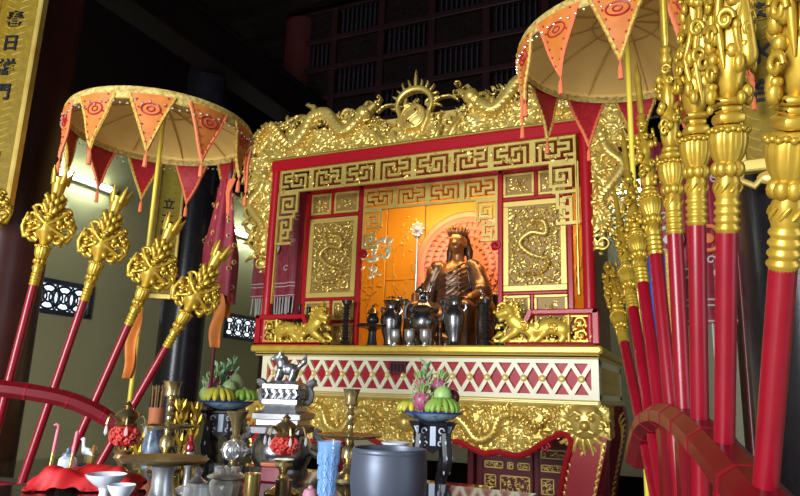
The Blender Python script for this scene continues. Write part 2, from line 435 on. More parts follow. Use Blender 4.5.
        m = cell & ~pad[1:-1, 2:]; jj, ii = np.nonzero(m); walls(idx[jj, ii+1], idx[jj+1, ii+1])
        mb.add(np.concatenate([V, Bk]), F, mtx)

# ------------------------------------------------------------------ organic bodies: smooth union of tapered capsules and ellipsoids, meshed with surface nets
def organic(prims, res, k=0.02):
    """prims: ('c', a, b, ra, rb) or ('e', centre, radii, [3x3 rotation])"""
    lo = np.full(3, 1e9); hi = np.full(3, -1e9)
    for p in prims:
        if p[0] == 'c':
            for q, r in ((p[1], p[3]), (p[2], p[4])):
                lo = np.minimum(lo, np.array(q)-r); hi = np.maximum(hi, np.array(q)+r)
        else:
            R = max(p[2]); lo = np.minimum(lo, np.array(p[1])-R); hi = np.maximum(hi, np.array(p[1])+R)
    lo -= 3*res; hi += 3*res
    N = np.ceil((hi-lo)/res).astype(int)+1
    D = np.full(N, 1.0)
    for p in prims:
        if p[0] == 'c':
            a = np.array(p[1], float); b = np.array(p[2], float); mr = max(p[3], p[4])
            l = np.minimum(a, b)-mr; h = np.maximum(a, b)+mr
        else:
            a = np.array(p[1], float); mr = max(p[2]); l = a-mr; h = a+mr
        mg = 2*k+3*res
        i0 = np.maximum(0, np.floor((l-mg-lo)/res).astype(int)); i1 = np.minimum(N, np.ceil((h+mg-lo)/res).astype(int)+1)
        gx = lo[0]+np.arange(i0[0], i1[0])*res; gy = lo[1]+np.arange(i0[1], i1[1])*res; gz = lo[2]+np.arange(i0[2], i1[2])*res
        X, Y, Z = np.meshgrid(gx, gy, gz, indexing='ij')
        if p[0] == 'c':
            ab = b-a; L2 = ab@ab+1e-12
            t = np.clip(((X-a[0])*ab[0]+(Y-a[1])*ab[1]+(Z-a[2])*ab[2])/L2, 0, 1)
            d = np.sqrt((X-a[0]-ab[0]*t)**2+(Y-a[1]-ab[1]*t)**2+(Z-a[2]-ab[2]*t)**2)-(p[3]+(p[4]-p[3])*t)
        else:
            q = np.stack([X-a[0], Y-a[1], Z-a[2]], -1)
            if len(p) > 3 and p[3] is not None: q = q @ np.array(p[3])
            r = np.array(p[2], float)
            k0 = np.linalg.norm(q/r, axis=-1); k1 = np.linalg.norm(q/(r*r), axis=-1)+1e-9
            d = k0*(k0-1)/k1
        s_ = D[i0[0]:i1[0], i0[1]:i1[1], i0[2]:i1[2]]
        h_ = np.maximum(k-np.abs(s_-d), 0)/k
        s_[...] = np.minimum(s_, d)-h_*h_*k*0.25
    sg = D < 0
    c = np.zeros(np.array(N)-1, int)
    for dx in (0, 1):
        for dy in (0, 1):
            for dz in (0, 1):
                c += sg[dx:N[0]-1+dx, dy:N[1]-1+dy, dz:N[2]-1+dz]
    act = (c > 0) & (c < 8)
    A = np.argwhere(act); idx = -np.ones(act.shape, int); idx[act] = np.arange(len(A))
    acc = np.zeros((len(A), 3)); cnt = np.zeros(len(A))
    E = []
    for ax in range(3):
        o = [x for x in range(3) if x != ax]
        for u in (0, 1):
            for w in (0, 1):
                p0 = [0, 0, 0]; p0[o[0]] = u; p0[o[1]] = w; p1 = list(p0); p1[ax] = 1
                E.append((p0, p1))
    for p0, p1 in E:
        d0 = D[A[:, 0]+p0[0], A[:, 1]+p0[1], A[:, 2]+p0[2]]; d1 = D[A[:, 0]+p1[0], A[:, 1]+p1[1], A[:, 2]+p1[2]]
        m = (d0 < 0) != (d1 < 0)
        t = np.where(m, d0/(d0-d1+1e-15), 0)
        pt = np.array(p0)+(np.array(p1)-np.array(p0))*t[:, None]
        acc[m] += pt[m]; cnt[m] += 1
    V = lo+(A+acc/cnt[:, None])*res
    F = []
    for ax in range(3):
        o = [(ax+1) % 3, (ax+2) % 3]
        sl0 = [slice(None)]*3; sl1 = [slice(None)]*3
        sl0[ax] = slice(0, -1); sl1[ax] = slice(1, None)
        m = sg[tuple(sl0)] != sg[tuple(sl1)]
        ed = np.argwhere(m)
        ok = (ed[:, o[0]] > 0) & (ed[:, o[1]] > 0) & (ed[:, o[0]] < N[o[0]]-1) & (ed[:, o[1]] < N[o[1]]-1)
        ed = ed[ok]
        q = []
        for du, dv in ((1, 1), (0, 1), (0, 0), (1, 0)):
            e = ed.copy(); e[:, o[0]] -= du; e[:, o[1]] -= dv
            q.append(idx[e[:, 0], e[:, 1], e[:, 2]])
        q = np.stack(q, 1)
        inside = sg[ed[:, 0], ed[:, 1], ed[:, 2]]
        q[~inside] = q[~inside][:, ::-1]
        F += [tuple(x) for x in q.tolist()]
    return V, F
def smoothnet(V, F, it=1):
    A = np.array(F)
    for _ in range(it):
        S_ = np.zeros_like(V); n = np.zeros(len(V))
        for a, b in ((0, 1), (1, 2), (2, 3), (3, 0)):
            np.add.at(S_, A[:, a], V[A[:, b]]); np.add.at(S_, A[:, b], V[A[:, a]])
            np.add.at(n, A[:, a], 1); np.add.at(n, A[:, b], 1)
        V = 0.5*V+0.5*S_/n[:, None]
    return V
def org(mb, prims, res, k=0.02, mtx=None, it=1):
    V, F = organic(prims, res, k)
    if it: V = smoothnet(V, F, it)
    mb.add(V, F, mtx)
def chain(pts, rad):
    return [('c', tuple(pts[i]), tuple(pts[i+1]), rad[i], rad[i+1]) for i in range(len(pts)-1)]

# openwork fret: a bitmap of cells extruded
def fret(mb, rows, x0, z0, c, y0, y1, mtx=None, flipx=False):
    """rows listed from the top; '#' is wood"""
    rows = [r[::-1] if flipx else r for r in rows]
    H = len(rows); Wd = max(len(r) for r in rows)
    g = np.zeros((H, Wd), bool)
    for j, r in enumerate(rows):
        for i, ch in enumerate(r): g[H-1-j, i] = ch == '#'
    R = Relief(0, 1, 0, 1, 1); pad = np.zeros((H+2, Wd+2), bool); pad[1:-1, 1:-1] = g
    vid = {}; V = []; F = []
    def v(i, j, k):
        key = (i, j, k)
        if key not in vid: vid[key] = len(V); V.append((x0+i*c, (y0, y1)[k], z0+j*c))
        return vid[key]
    for j in range(H):
        for i in range(Wd):
            if not g[j, i]: continue
            F.append((v(i, j, 0), v(i+1, j, 0), v(i+1, j+1, 0), v(i, j+1, 0)))
            F.append((v(i, j+1, 1), v(i+1, j+1, 1), v(i+1, j, 1), v(i, j, 1)))
            if not pad[j, i+1]: F.append((v(i, j, 1), v(i+1, j, 1), v(i+1, j, 0), v(i, j, 0)))
            if not pad[j+2, i+1]: F.append((v(i, j+1, 0), v(i+1, j+1, 0), v(i+1, j+1, 1), v(i, j+1, 1)))
            if not pad[j+1, i]: F.append((v(i, j, 0), v(i, j+1, 0), v(i, j+1, 1), v(i, j, 1)))
            if not pad[j+1, i+2]: F.append((v(i+1, j, 1), v(i+1, j+1, 1), v(i+1, j+1, 0), v(i+1, j, 0)))
    mb.add(V, F, mtx)

def glyph(text, size, mtx, m, parent, name='character', depth=0.003):
    cu = bpy.data.curves.new('writing', 'FONT'); cu.body = text; cu.size = size; cu.extrude = depth; cu.offset = size*0.018
    cu.align_x = 'CENTER'; cu.align_y = 'CENTER'
    t = bpy.data.objects.new('writing', cu); C.objects.link(t)
    bpy.context.view_layer.update()
    dg = bpy.context.evaluated_depsgraph_get()
    me = bpy.data.meshes.new_from_object(t.evaluated_get(dg))
    bpy.data.objects.remove(t); bpy.data.curves.remove(cu)
    me.materials.clear(); me.materials.append(m)
    me.transform(mtx)
    o = bpy.data.objects.new(name, me); C.objects.link(o); o.parent = parent
    return o
M['panel_ground'] = mat('panel recess', (0.34, 0.20, 0.045), 0.1, 0.5)
M['bronze_dark'] = mat('dark bronze', (0.07, 0.04, 0.025), 0.7, 0.35)
M['red_rack'] = mat('dark red rack lacquer', (0.13, 0.002, 0.007), 0, 0.33, spec=0.35, coat=0.06)
M['board_far'] = mat('brightened gilded board', (0.68, 0.52, 0.06), 0.05, 0.5, noise=(0.55, 0.41, 0.04), nscale=30)  # lighter copy of the gilded board, colour raised to offset dim light there
M['silver_dull'] = mat('tarnished silver', (0.36, 0.36, 0.38), 0.85, 0.32, noise=(0.24, 0.24, 0.26), nscale=35)
M['silver_bright'] = mat('bright silver plate', (0.74, 0.72, 0.68), 0.45, 0.25, noise=(0.55, 0.53, 0.50), nscale=40)
M['bluecut'] = glass_mat('blue cut facets', (0.30, 0.55, 0.95), 0.05, 0.45)
M['wall_far'] = mat('brightened back wall paint', (0.50, 0.48, 0.34), 0, 0.75)  # olive wall colour lightened to stand in for missing light on the back wall
M['dark_metal'] = mat('blackened metal', (0.06, 0.06, 0.066), 0.7, 0.28)

# ================================================================== SETTING
b = MB(); b.box(-6.3, 3.3, -4, 8.6, -0.1, 0); struct('floor', b, M['floor'])
b = MB(); b.box(-6.3, 3.3, -4, 8.6, 6.3, 6.4)
for y in np.arange(-3.5, 8.5, 0.6): b.box(-6.2, 3.2, y, y+0.1, 6.18, 6.3)
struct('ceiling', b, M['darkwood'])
b = MB()
for (y0, y1, z0, z1) in ((-4, 8.5, 0, 2.18), (-4, 8.5, 2.50, 4.22), (-4, 4.25, 2.18, 2.50), (5.05, 7.32, 2.18, 2.50), (8.2, 8.5, 2.18, 2.50)):
    b.box(-6.18, -6.0, y0, y1, z0, z1)
struct('wall_left', b, M['olive'])
b = MB(); b.box(-6.2, 3.2, 8.4, 8.55, 0.62, 4.25); struct('wall_back', b, M['wall_far'])
b = MB(); b.box(-6.0, 3.0, 8.36, 8.4, 0, 0.62); b.box(-6.0, 3.0, 8.345, 8.4, 0.58, 0.64); struct('baseboard_back', b, M['darkwood'])
b = MB(); b.box(3.0, 3.15, 1.9, 8.5, 0, 4.25); b.box(3.0, 3.15, -4, 1.9, 3.4, 4.25); b.box(3.0, 3.15, -4, -0.7, 0, 3.4); struct('wall_right', b, M['olive'])
b = MB(); b.box(-6.3, -6.0, -4, 8.5, 4.22, 6.3); b.box(-6.3, -5.92, -4, 8.5, 4.22, 4.34)
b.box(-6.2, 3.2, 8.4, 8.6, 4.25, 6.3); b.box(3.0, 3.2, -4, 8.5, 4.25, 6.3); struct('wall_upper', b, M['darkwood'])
# lattice windows high in the left wall: a cast grille of rings in front of a daylit pane
def window(n, y0, y1, z0, z1):
    b = MB(); b.box(-6.16, -6.14, y0, y1, z0, z1); p = struct('window_%d' % n, b, M['pane'])
    b = MB()
    f = 0.028
    for (a0, a1, c0, c1) in ((y0-.02, y1+.02, z0-.02, z0+f), (y0-.02, y1+.02, z1-f, z1+.02), (y0-.02, y0+f, z0, z1), (y1-f, y1+.02, z0, z1)):
        b.box(-6.06, -5.985, a0, a1, c0, c1)
    h = z1-z0-2*f; c = (z0+z1)/2; nn = int(round((y1-y0-2*f)/(h*0.78)))
    st = (y1-y0-2*f)/nn
    for i in range(nn):
        cy = y0+f+st*(i+0.5)
        for (rr, w) in ((h*0.47, 0.013), (h*0.2, 0.012)):
            b.tube([(-6.03, cy+rr*math.cos(q*PI/12), c+rr*math.sin(q*PI/12)) for q in range(24)], w, 5, closed=True)
        for sy in (-1, 1):
            b.tube([(-6.03, cy+sy*st/2+h*0.3*math.cos(q*PI/10), c+h*0.3*math.sin(q*PI/10)) for q in range(20)], 0.010, 5, closed=True)
            for sz in (-1, 1):
                b.tube([(-6.03, cy+sy*st/2, c+sz*h/2), (-6.03, cy+sy*h*0.14, c+sz*h*0.14)], 0.010, 5)
    o = b.build('grille', M['winframe'], p)
window(1, 4.25, 5.05, 2.18, 2.50)
window(2, 7.32, 8.20, 2.18, 2.50)

def column(x, y, r, m, z1=4.6):
    b = MB()
    b.lathe([(r*1.35, 0), (r*1.4, 0.12), (r*1.25, 0.22), (r*1.02, 0.28), (r*1.03, 1.6), (r, 3.0), (r*0.96, z1)], 40, T(x, y, 0))
    return struct('column', b, m)
column(-4.06, 2.72, 0.235, M['col_l'])
column(-4.37, 4.72, 0.20, M['col_b'])
column(0.475, 3.22, 0.27, M['col_b'])
column(-4.5, 6.5, 0.22, M['col_l'], 6.2)
column(0.55, 6.5, 0.22, M['col_l'], 6.2)
# roof beams running front to back over the columns, with a moulded lower edge
for x in (-4.15, 0.55):
    b = MB(); b.bbox(-0.13, 0.13, -3, 6.6, 4.56, 4.90, 0.02, T(x, 0, 0)); b.bbox(-0.16, 0.16, -3, 6.6, 4.90, 4.97, 0.015, T(x, 0, 0)); b.bbox(-0.15, 0.15, -3, 6.6, 4.52, 4.57, 0.01, T(x, 0, 0))
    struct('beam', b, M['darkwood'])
# carved wooden partition high behind the shrine: rails, stiles, carved boards and barred lights
b = MB()
X0, X1 = -4.6, 0.7
zs = [4.25, 4.62, 5.02, 5.42, 5.82, 6.25]
for z in zs: b.bbox(X0, X1, 6.36, 6.46, z-0.035, z+0.035, 0.01)
xs = np.linspace(X0, X1, 9)
for x in xs: b.bbox(x-0.045, x+0.045, 6.37, 6.45, 4.22, 6.28, 0.01)
pt = struct('wall_partition', b, M['maroon'])
bb = MB(); bars = MB()
rg = random.Random(5)
for j in range(5):
    for i in range(8):
        xa, xb, za, zb = xs[i]+.045, xs[i+1]-.045, zs[j]+.035, zs[j+1]-.035
        if (i+j) % 2:
            bb.box(xa, xb, 6.47, 6.49, za, zb)
            for q in range(1, 9):
                x = xa+(xb-xa)*q/9
                bars.lathe([(0.008, za), (0.012, za+.1), (0.008, (za+zb)/2), (0.012, zb-.1), (0.008, zb)], 6, T(x, 6.41, 0))
        else:
            R = Relief(xa, xb, za, zb, 0.012, base=0.0)
            R.fill(lambda x, z: True, 40, rg, (0.05, 0.09), 0.0, 0.5)
            R.mesh(bb, 6.42, 0.03)
bb.build('carved_board', M['darkwood'], pt); bars.build('bars', M['lattice'], pt)

# fluorescent lamps on the left wall
def lamp_tube(y0, y1, z, label):
    t = thing('fluorescent_lamp', label, 'lamp', (-5.98, (y0+y1)/2, z), group='wall fluorescent lamps')
    h = (y1-y0)/2
    b = MB(); b.bbox(0, 0.05, -h-.02, h+.02, -0.03, 0.03, 0.008); b.build('fitting', M['white'], t)
    b = MB(); b.tube([(0.085, -h+.03, 0), (0.085, h-.03, 0)], 0.019, 12); b.build('tube', M['tube'], t)
    for s in (-1, 1):
        b = MB(); b.bbox(0.03, 0.11, s*h-.03, s*h+.03, -0.022, 0.022, 0.006); b.build('socket', M['white'], t)
lamp_tube(4.10, 5.08, 3.62, 'lit white fluorescent tube on the olive wall above the left window')
lamp_tube(7.0, 8.15, 3.66, 'lit white fluorescent tube on the far end of the olive wall beside the red banner')

t = thing('fluorescent_lamp', 'lit white fluorescent tube on the back wall, glimpsed right of the shrine post', 'lamp', (-.98, 8.38, 4.08), -PI/2, group='wall fluorescent lamps')
b = MB(); b.bbox(0, 0.05, -.62, .62, -0.03, 0.03, 0.008); b.build('fitting', M['white'], t)
b = MB(); b.tube([(0.085, -.58, 0), (0.085, .58, 0)], 0.019, 12); b.build('tube', M['tube'], t)
for s in (-1, 1):
    b = MB(); b.bbox(0.03, 0.11, s*.6-.03, s*.6+.03, -0.022, 0.022, 0.006); b.build('socket', M['white'], t)

# gilded couplet boards with black characters, hung on the columns
def board(x, y, z0, z1, w, chars, size, step, ztop, label, rz=0.0, bottom=True, m='board'):
    t = thing('couplet_board', label, 'sign', (x, y, z0), rz)
    H = z1-z0
    b = MB()
    def fn(u, v):
        q = (u-0.5)*2
        return ((u-0.5)*w, 0.02+0.03*q*q, H*v)
    b.grid(fn, 12, 2, thick=0.02); b.build('panel', M[m], t)
    b = MB()
    for s in (-1, 1): b.bbox(s*w/2-.016, s*w/2+.016, -0.0, 0.055, -0.01, H+.01, 0.006)
    b.bbox(-w/2, w/2, -0.005, 0.055, -0.03, 0.02, 0.006); b.bbox(-w/2, w/2, -0.005, 0.055, H-.02, H+.03, 0.006)
    b.build('frame', M['gold'], t)
    b = MB()     # engraved fret ground: fine raised diagonal ribs in chevrons
    n = int(H/0.045)
    for i in range(n):
        zc = (i+0.5)*H/n
        for s in (-1, 1):
            for q in range(3):
                d = 0.010*q
                b.tube([(s*(0.02+d), 0.0, zc-0.018+d*.4), (s*(w*0.42), 0.022, zc+0.02+d*.4)], 0.0022, 4)
    b.build('ground_pattern', M['gold_fret'], t)
    for i, ch in enumerate(chars):
        mtx = T(0, -0.006, ztop-z0-step*i) @ Matrix.Rotation(PI/2, 4, 'X')
        glyph(ch, size, mtx, M['ink'], t)
    if bottom:
        b = MB()
        for s in (-1, 1):
            b.tube([(s*w*0.1, 0.02, -0.05), (s*w*0.3, 0.02, -0.09), (s*w*0.55, 0.02, -0.06), (s*w*0.5, 0.02, -0.02)], [0.012, 0.016, 0.014, 0.008], 8)
        b.sphere((0, 0.02, -0.06), 0.03, 10, sc=(1.6, .6, 1)); b.build('bracket', M['gold'], t)
    return t
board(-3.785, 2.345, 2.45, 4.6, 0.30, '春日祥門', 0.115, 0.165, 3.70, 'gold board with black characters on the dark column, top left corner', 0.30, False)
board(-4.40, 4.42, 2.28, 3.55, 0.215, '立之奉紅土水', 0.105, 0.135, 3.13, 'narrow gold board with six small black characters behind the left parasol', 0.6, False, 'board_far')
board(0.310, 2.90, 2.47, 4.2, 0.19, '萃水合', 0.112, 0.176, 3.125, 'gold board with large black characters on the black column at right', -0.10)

# ================================================================== ALTAR TABLE
CX = -2.0
AT = thing('altar_table', 'long gold and red altar table with a diamond lattice frieze and carved apron', 'altar', (CX, 4.6, 0))
b = MB(); b.bbox(-3.43, -0.575, 4.53, 6.1, 1.795, 1.85, 0.012)
b.build('tabletop', M['gold_bright'], AT, W=True)
b = MB(); b.bbox(-3.40, -0.60, 4.56, 6.08, 1.765, 1.795, 0.01); b.build('moulding', M['cream_gold'], AT, W=True)
b = MB(); b.bbox(-3.36, -0.60, 4.565, 6.06, 1.455, 1.492, 0.01); b.build('moulding', M['cream_gold'], AT, W=True)
b = MB()
b.box(-3.32, -0.635, 4.63, 6.02, 1.49, 1.77)
fz = b.build('frieze', M['red_frieze'], AT, W=True)
b = MB()
b.box(-3.34, -0.61, 4.598, 4.66, 1.735, 1.768); b.box(-3.34, -0.61, 4.598, 4.66, 1.49, 1.525)
b.box(-3.34, -3.29, 4.5985, 4.66, 1.5, 1.76); b.box(-0.66, -0.61, 4.5985, 4.66, 1.5, 1.76)
# right side face
b.box(-0.645, -0.612, 4.66, 6.02, 1.72, 1.766); b.box(-0.645, -0.612, 4.66, 6.02, 1.492, 1.53); b.box(-0.645, -0.612, 5.9, 6.02, 1.5, 1.76); b.box(-0.645, -0.612, 4.66, 4.74, 1.5, 1.76)
b.build('frieze_frame', M['cream'], AT, W=True)
b = MB(); b.box(-0.64, -0.622, 4.74, 5.9, 1.52, 1.73); b.build('side_panel', M['brown_panel'], AT, W=True)
b = MB()
for q in range(9):
    y = 4.78+q*0.125
    for s in (-1, 1): b.tube([(-.620, y+.06-.055*s, 1.53), (-.617, y+.06, 1.63), (-.620, y+.06+.055*s, 1.725)], .008, 5)
b.build('side_lattice', M['cream_gold'], AT, W=True)
b = MB(); NU = 20; xs = np.linspace(-3.29, -0.66, NU+1); st = xs[1]-xs[0]; studs = []
for i in range(NU):
    xc = xs[i]+st/2
    for s in (-1, 1):
        b.prism([(xc-st/2*s-.017, 1.525), (xc-st/2*s+.017, 1.525), (xc+st/2*s+.017, 1.735), (xc+st/2*s-.017, 1.735)][::s], 4.603 if s > 0 else 4.6015, 4.63)
    stud = MB(); studs.append(stud)
    stud.lathe([(0.024, -.004), (0.024, 0), (0.024, 0.008), (0.016, 0.014), (0.008, 0.011), (0, 0.011)], 14, T(xc, 4.604, 1.63) @ Matrix.Rotation(PI/2, 4, 'X'))
b.build('diamond_lattice', M['cream'], AT, W=True); 
for stud in studs: stud.build('stud', M['cream_gold'], AT, W=True)
# carved apron with scalloped edge
US = [0, .12, .2, .3, .34, .42, .52, .61, .66, .71, .78, .84, .92, 1.02, 1.11, 1.18, 1.3, 1.5]
ZS = [1.09, 1.10, 1.125, 1.16, 1.175, 1.18, 1.135, 1.105, 1.12, 1.128, 1.115, 1.107, 1.14, 1.21, 1.265, 1.27, 1.22, 1.20]
zsc = lambda x: float(np.interp(abs(x-CX), US, ZS))
rg = random.Random(11)
R = Relief(-3.36, -0.62, 1.06, 1.458, 0.0062, base=0.006)
for s in (-1, 1):
    q = lambda u, z: (CX+s*u, z)
    R.dragon([q(1.05, 1.36), q(.95, 1.30), q(.85, 1.38), q(.72, 1.36), q(.66, 1.24), q(.55, 1.20), q(.46, 1.30), q(.36, 1.36), q(.26, 1.30)], 0.034, rg, 0.016, flip=s)
R.stroke([(CX-.1, 1.28), (CX+.1, 1.28)], 0.03, 0.9, 0.01); R.dot(CX, 1.29, 0.07, 0.7, 0.015)
for q in range(12): R.leaf(CX+.06*math.cos(q*PI/6), 1.29+.06*math.sin(q*PI/6), q*PI/6, 0.08, 0.014, 0.6, 0.9, 0.01)
R.fill(lambda x, z: z > zsc(x)-0.01, 1500, rg, (0.026, 0.05), 0.004, 0.4)
R.stroke([(-3.36, 1.45), (-0.62, 1.45)], 0.012, 0.9, 0.01)
keep = np.zeros(R.H.shape, bool)
for i in range(R.nx):
    x = R.x0+i*R.res
    for j in range(R.nz): keep[j, i] = R.z0+j*R.res >= zsc(x)
b = MB(); R.mesh(b, 4.60, 0.03, keep, depth=1.45); ap = b.build('apron', M['gold'], AT, W=True)
b = MB(); P = [(x, 4.59, zsc(x)-0.004) for x in np.linspace(CX-1.16, CX+1.16, 150)]; b.tube(P, 0.021, 8)
for s in (-1, 1):
    b.tube(catmull([(CX+s*u, 4.575, z) for u, z in ((1.10, 1.258), (1.16, 1.268), (1.20, 1.235), (1.197, 1.18), (1.17, 1.10), (1.135, .95), (1.115, .80), (1.135, .5))], 5), [.024]*12+[.021]*14+[.016]*10, 8)
for s in (-1, 1):
    for (u, z, r) in ((1.03, 1.175, .034), (.44, 1.15, .02)):
        b.tube([(CX+s*(u+r*(1-t/16)*math.cos(t*.6)), 4.585, z+r*(1-t/16)*math.sin(t*.6)) for t in range(14)], 0.010, 6)
b.build('apron_trim', M['red_lac'], AT, W=True)
# legs
def altar_leg(s, y0, y1, m, gold=True, name='leg'):
    q = lambda u, z: (CX+s*u, z)
    inner = [(1.14, 1.45), (1.15, 1.30), (1.19, 1.27), (1.195, 1.20), (1.175, 1.10), (1.14, .95), (1.12, .80), (1.14, .5), (1.17, .3), (1.12, .16), (1.10, 0)]
    outer = [(1.42, 0), (1.42, .16), (1.34, .3), (1.31, .5), (1.32, .7), (1.35, .88), (1.39, 1.05), (1.425, 1.2), (1.44, 1.32), (1.42, 1.45)]
    poly = [q(u, z) for u, z in inner+outer]
    if s < 0: poly = poly[::-1]
    b = MB(); b.prism(poly, y0, y1); L = b.build(name, m, AT, W=True)
    if not gold: return
    x0, x1 = sorted((CX+s*1.08, CX+s*1.46))
    G = Relief(x0, x1, 0.6, 1.46, 0.0062)
    rr = random.Random(3)
    mx, mz = CX+s*1.30, 1.36
    if gold != 'edge':
        for uu in np.arange(1.16, 1.43, .03):
            for zz in np.arange(1.30-.08*(uu-1.16), 1.44, .03): G.dot(CX+s*uu, zz, .028, .1, .002)
        G.fill(lambda x, z: z > 1.28 and 1.15 < abs(x-CX) < 1.43, 300, rr, (.022, .035), 0.004, .5)
    if gold != 'edge':
        # lion mask with brows, muzzle, mane
        mx, mz = CX+s*1.30, 1.36
        G.dot(mx, mz, 0.12, 0.5, 0.0)
        for t in (-1, 1):
            G.dot(mx+t*.045, mz+.015, 0.022, 1.0, 0.05); G.stroke([(mx+t*.02, mz+.035), (mx+t*.06, mz+.055), (mx+t*.095, mz+.03)], [.012, .016, .008], 0.9, 0.05)
            G.spiral(mx+t*.10, mz-.03, .035, 1.3, 0, .010, t, .9, .03)
        G.dot(mx, mz-.03, .034, .9, .05); G.stroke([(mx-.05, mz-.075), (mx, mz-.06), (mx+.05, mz-.075)], .014, .9, .04)
        for a in np.linspace(PI*1.05, PI*1.95, 9): G.leaf(mx+.08*math.cos(a), mz+.07*math.sin(a), a, .10, .014, rr.uniform(-.5, .5), .9, .01)
        for a in np.linspace(PI*1.1, PI*1.9, 7): G.acanthus(mx-s*.02+.05*math.cos(a), mz-.04+.05*math.sin(a), a, .17, .026, rr, 0.0)
        for a in np.linspace(0, PI, 8): G.acanthus(mx+.06*math.cos(a), mz+.02, a, .12, .02, rr, 0.0)
        G.fill(lambda x, z: z > 1.24 and abs(x-mx) < .19, 200, rr, (.02, .035), 0.0, .5)
    for z in np.arange(1.40 if gold == 'edge' else 1.22, .62, -0.045):
        uo = float(np.interp(z, [o[1] for o in outer], [o[0] for o in outer])); ui = float(np.interp(-z, [-o[1] for o in inner], [o[0] for o in inner]))
        wd = 0.35+0.65*max(0, (z-.95)/.3)
        G.leaf(CX+s*(uo-.012), z, math.atan2(-.8, -s*.55), .075*wd+.02, .015, .5*s, .8, .0)
        G.dot(CX+s*(uo-.008), z, .012, .8, .002)
        if z < 1.1: G.leaf(CX+s*(ui+.012), z, math.atan2(-.8, s*.5), .045, .012, -.5*s, .8, 0)
    b = MB(); G.mesh(b, y0-.003, .012); b.build('leg_carving', M['gold'], L)
    bpy.context.view_layer.update()
    return L
for s in (-1, 1):
    L = altar_leg(s, 4.58, 4.80, M['red_lac'])
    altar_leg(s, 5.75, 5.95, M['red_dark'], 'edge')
b = MB()
for X_ in (-3.345, -0.66):
    R = Relief(4.8, 5.8, 1.2, 1.458, 0.009, base=0.004); R.fill(lambda x, z: True, 300, random.Random(8), (.03, .05), 0.004, .4)
    R.mesh(b, 0, .03, mtx=Matrix(((0, -1, 0, X_ if X_ > -2 else X_), (1, 0, 0, 0), (0, 0, 1, 0), (0, 0, 0, 1))) if X_ > -2 else Matrix(((0, 1, 0, X_), (1, 0, 0, 0), (0, 0, 1, 0), (0, 0, 0, 1))))
b.build('side_apron', M['gold'], AT, W=True)
PL = MB(); PL.bbox(-0.07, 0.07, -0.006, 0.0, -0.05, 0.05, 0.003)
pq = thing('plaque', 'small dark maroon plaque on the middle of the lattice frieze', 'sign', (-2.09, 4.598, 1.685))
PL.build('card', M['red_dark'], pq)
b = MB()
for i in range(4):
    b.box(-0.055+.03*i, -0.035+.03*i, -0.009, -0.006, -0.03+.008*(i % 2), 0.03)
b.box(-.058, .058, -.008, -.0062, .036, .042); b.build('marks', M['lattice'], pq)

# red cabinet standing under the altar
CB = thing('altar_cabinet', 'dark red cabinet with small gold panels standing under the altar', 'cabinet', (-1.22, 5.6, 0))
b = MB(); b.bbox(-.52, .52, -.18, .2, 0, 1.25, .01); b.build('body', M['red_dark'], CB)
for (x0, x1) in ((-.44, -.02), (.02, .46)):
    b = MB(); b.bbox(x0, x1, -.205, -.18, .1, 1.2, .008); d = b.build('door', M['red_dark'], CB)
    b = MB(); w = x1-x0
    for (a, c, z0, z1) in ((.05, .42, .93, .985), (.5, .62, .93, .985), (.7, .94, .93, .985), (.05, .28, .76, .88), (.36, .94, .74, .88), (.05, .94, 1.03, 1.1), (.05, .94, .2, .68)):
        xa, xb = x0+w*a, x0+w*c
        for q in (((xa, xb, z0, z0+.008)), ((xa, xb, z1-.008, z1)), ((xa, xa+.008, z0, z1)), ((xb-.008, xb, z0, z1))): b.box(q[0], q[1], -.213, -.2, q[2], q[3])
        Rr = Relief(xa+.012, xb-.012, z0+.01, z1-.01, .006); Rr.fill(lambda x, z: True, 60, random.Random(int(a*100)+7), (.015, .022), 0, .4); Rr.mesh(b, -.206, .004)
    b.build('gold_panel', M['gold_panel'], d)
for s in (-.53, .53):
    b = MB(); b.bbox(s-.03, s+.03, -.24, -.18, 0, 1.25, .01); b.build('post', M['red_dark'], CB)

# ================================================================== SHRINE ON THE ALTAR
SH = thing('shrine', 'red and gold carved shrine with dragon crest and fretwork standing on the altar', 'shrine', (CX, 5.0, 1.85))
def sbuild(mb, name, m, parent=None, **k): return mb.build(name, m, parent or SH, W=parent is None, **k)
for x in (-3.347, -0.655):
    b = MB(); b.bbox(x-.038, x+.038, 4.575, 4.645, 1.85, 3.49, .002); b = MB(); b.tube([(x, 4.61, 1.85), (x, 4.61, 3.45)], .043, 20); sbuild(b, 'post', M['red_lac'])
b = MB(); b.bbox(-3.385, -0.615, 4.555, 4.66, 3.385, 3.485, .014); sbuild(b, 'top_rail', M['red_lac'])
b = MB(); b.bbox(-3.40, -0.60, 4.545, 4.68, 3.485, 3.505, .006); b.bbox(-3.285, -0.715, 4.565, 4.60, 3.378, 3.39, .004)
for x in (-3.28, -.722): b.bbox(x-.006, x+.006, 4.565, 4.60, 2.2, 3.385, .003)
sbuild(b, 'gold_bead', M['gold'])
MOD = ["##############",
       "#....#.......#",
       "#.####.#####.#",
       "#.#....#...#.#",
       "#.####.#.#.#.#",
       "#....#...#.#.#",
       "####.#####.#.#",
       "#..........#.#",
       "##############"]
DROP = ["#########", "#.......#", "#.#####.#", "#.#...#.#", "#.#.#.#.#", "#.#.###.#", "#.#.....#", "#.#######", "#......#.",
        "########.", "#.....#..", "#.###.#..", "#.#.#.#..", "#.#...#..", "#.#####..", "#....#...", "######...", "#....#...", "#.##.#...", "#.#..#...", "#.####...", "#.#......", "#######.."]
def frieze_rows(n): return [''.join((MOD[j] if k % 2 == 0 else MOD[j][::-1]) for k in range(n)) for j in range(9)]
b = MB(); c = 2.57/112
fret(b, frieze_rows(8), -3.285, 3.385-9*c, c, 4.575, 4.60)
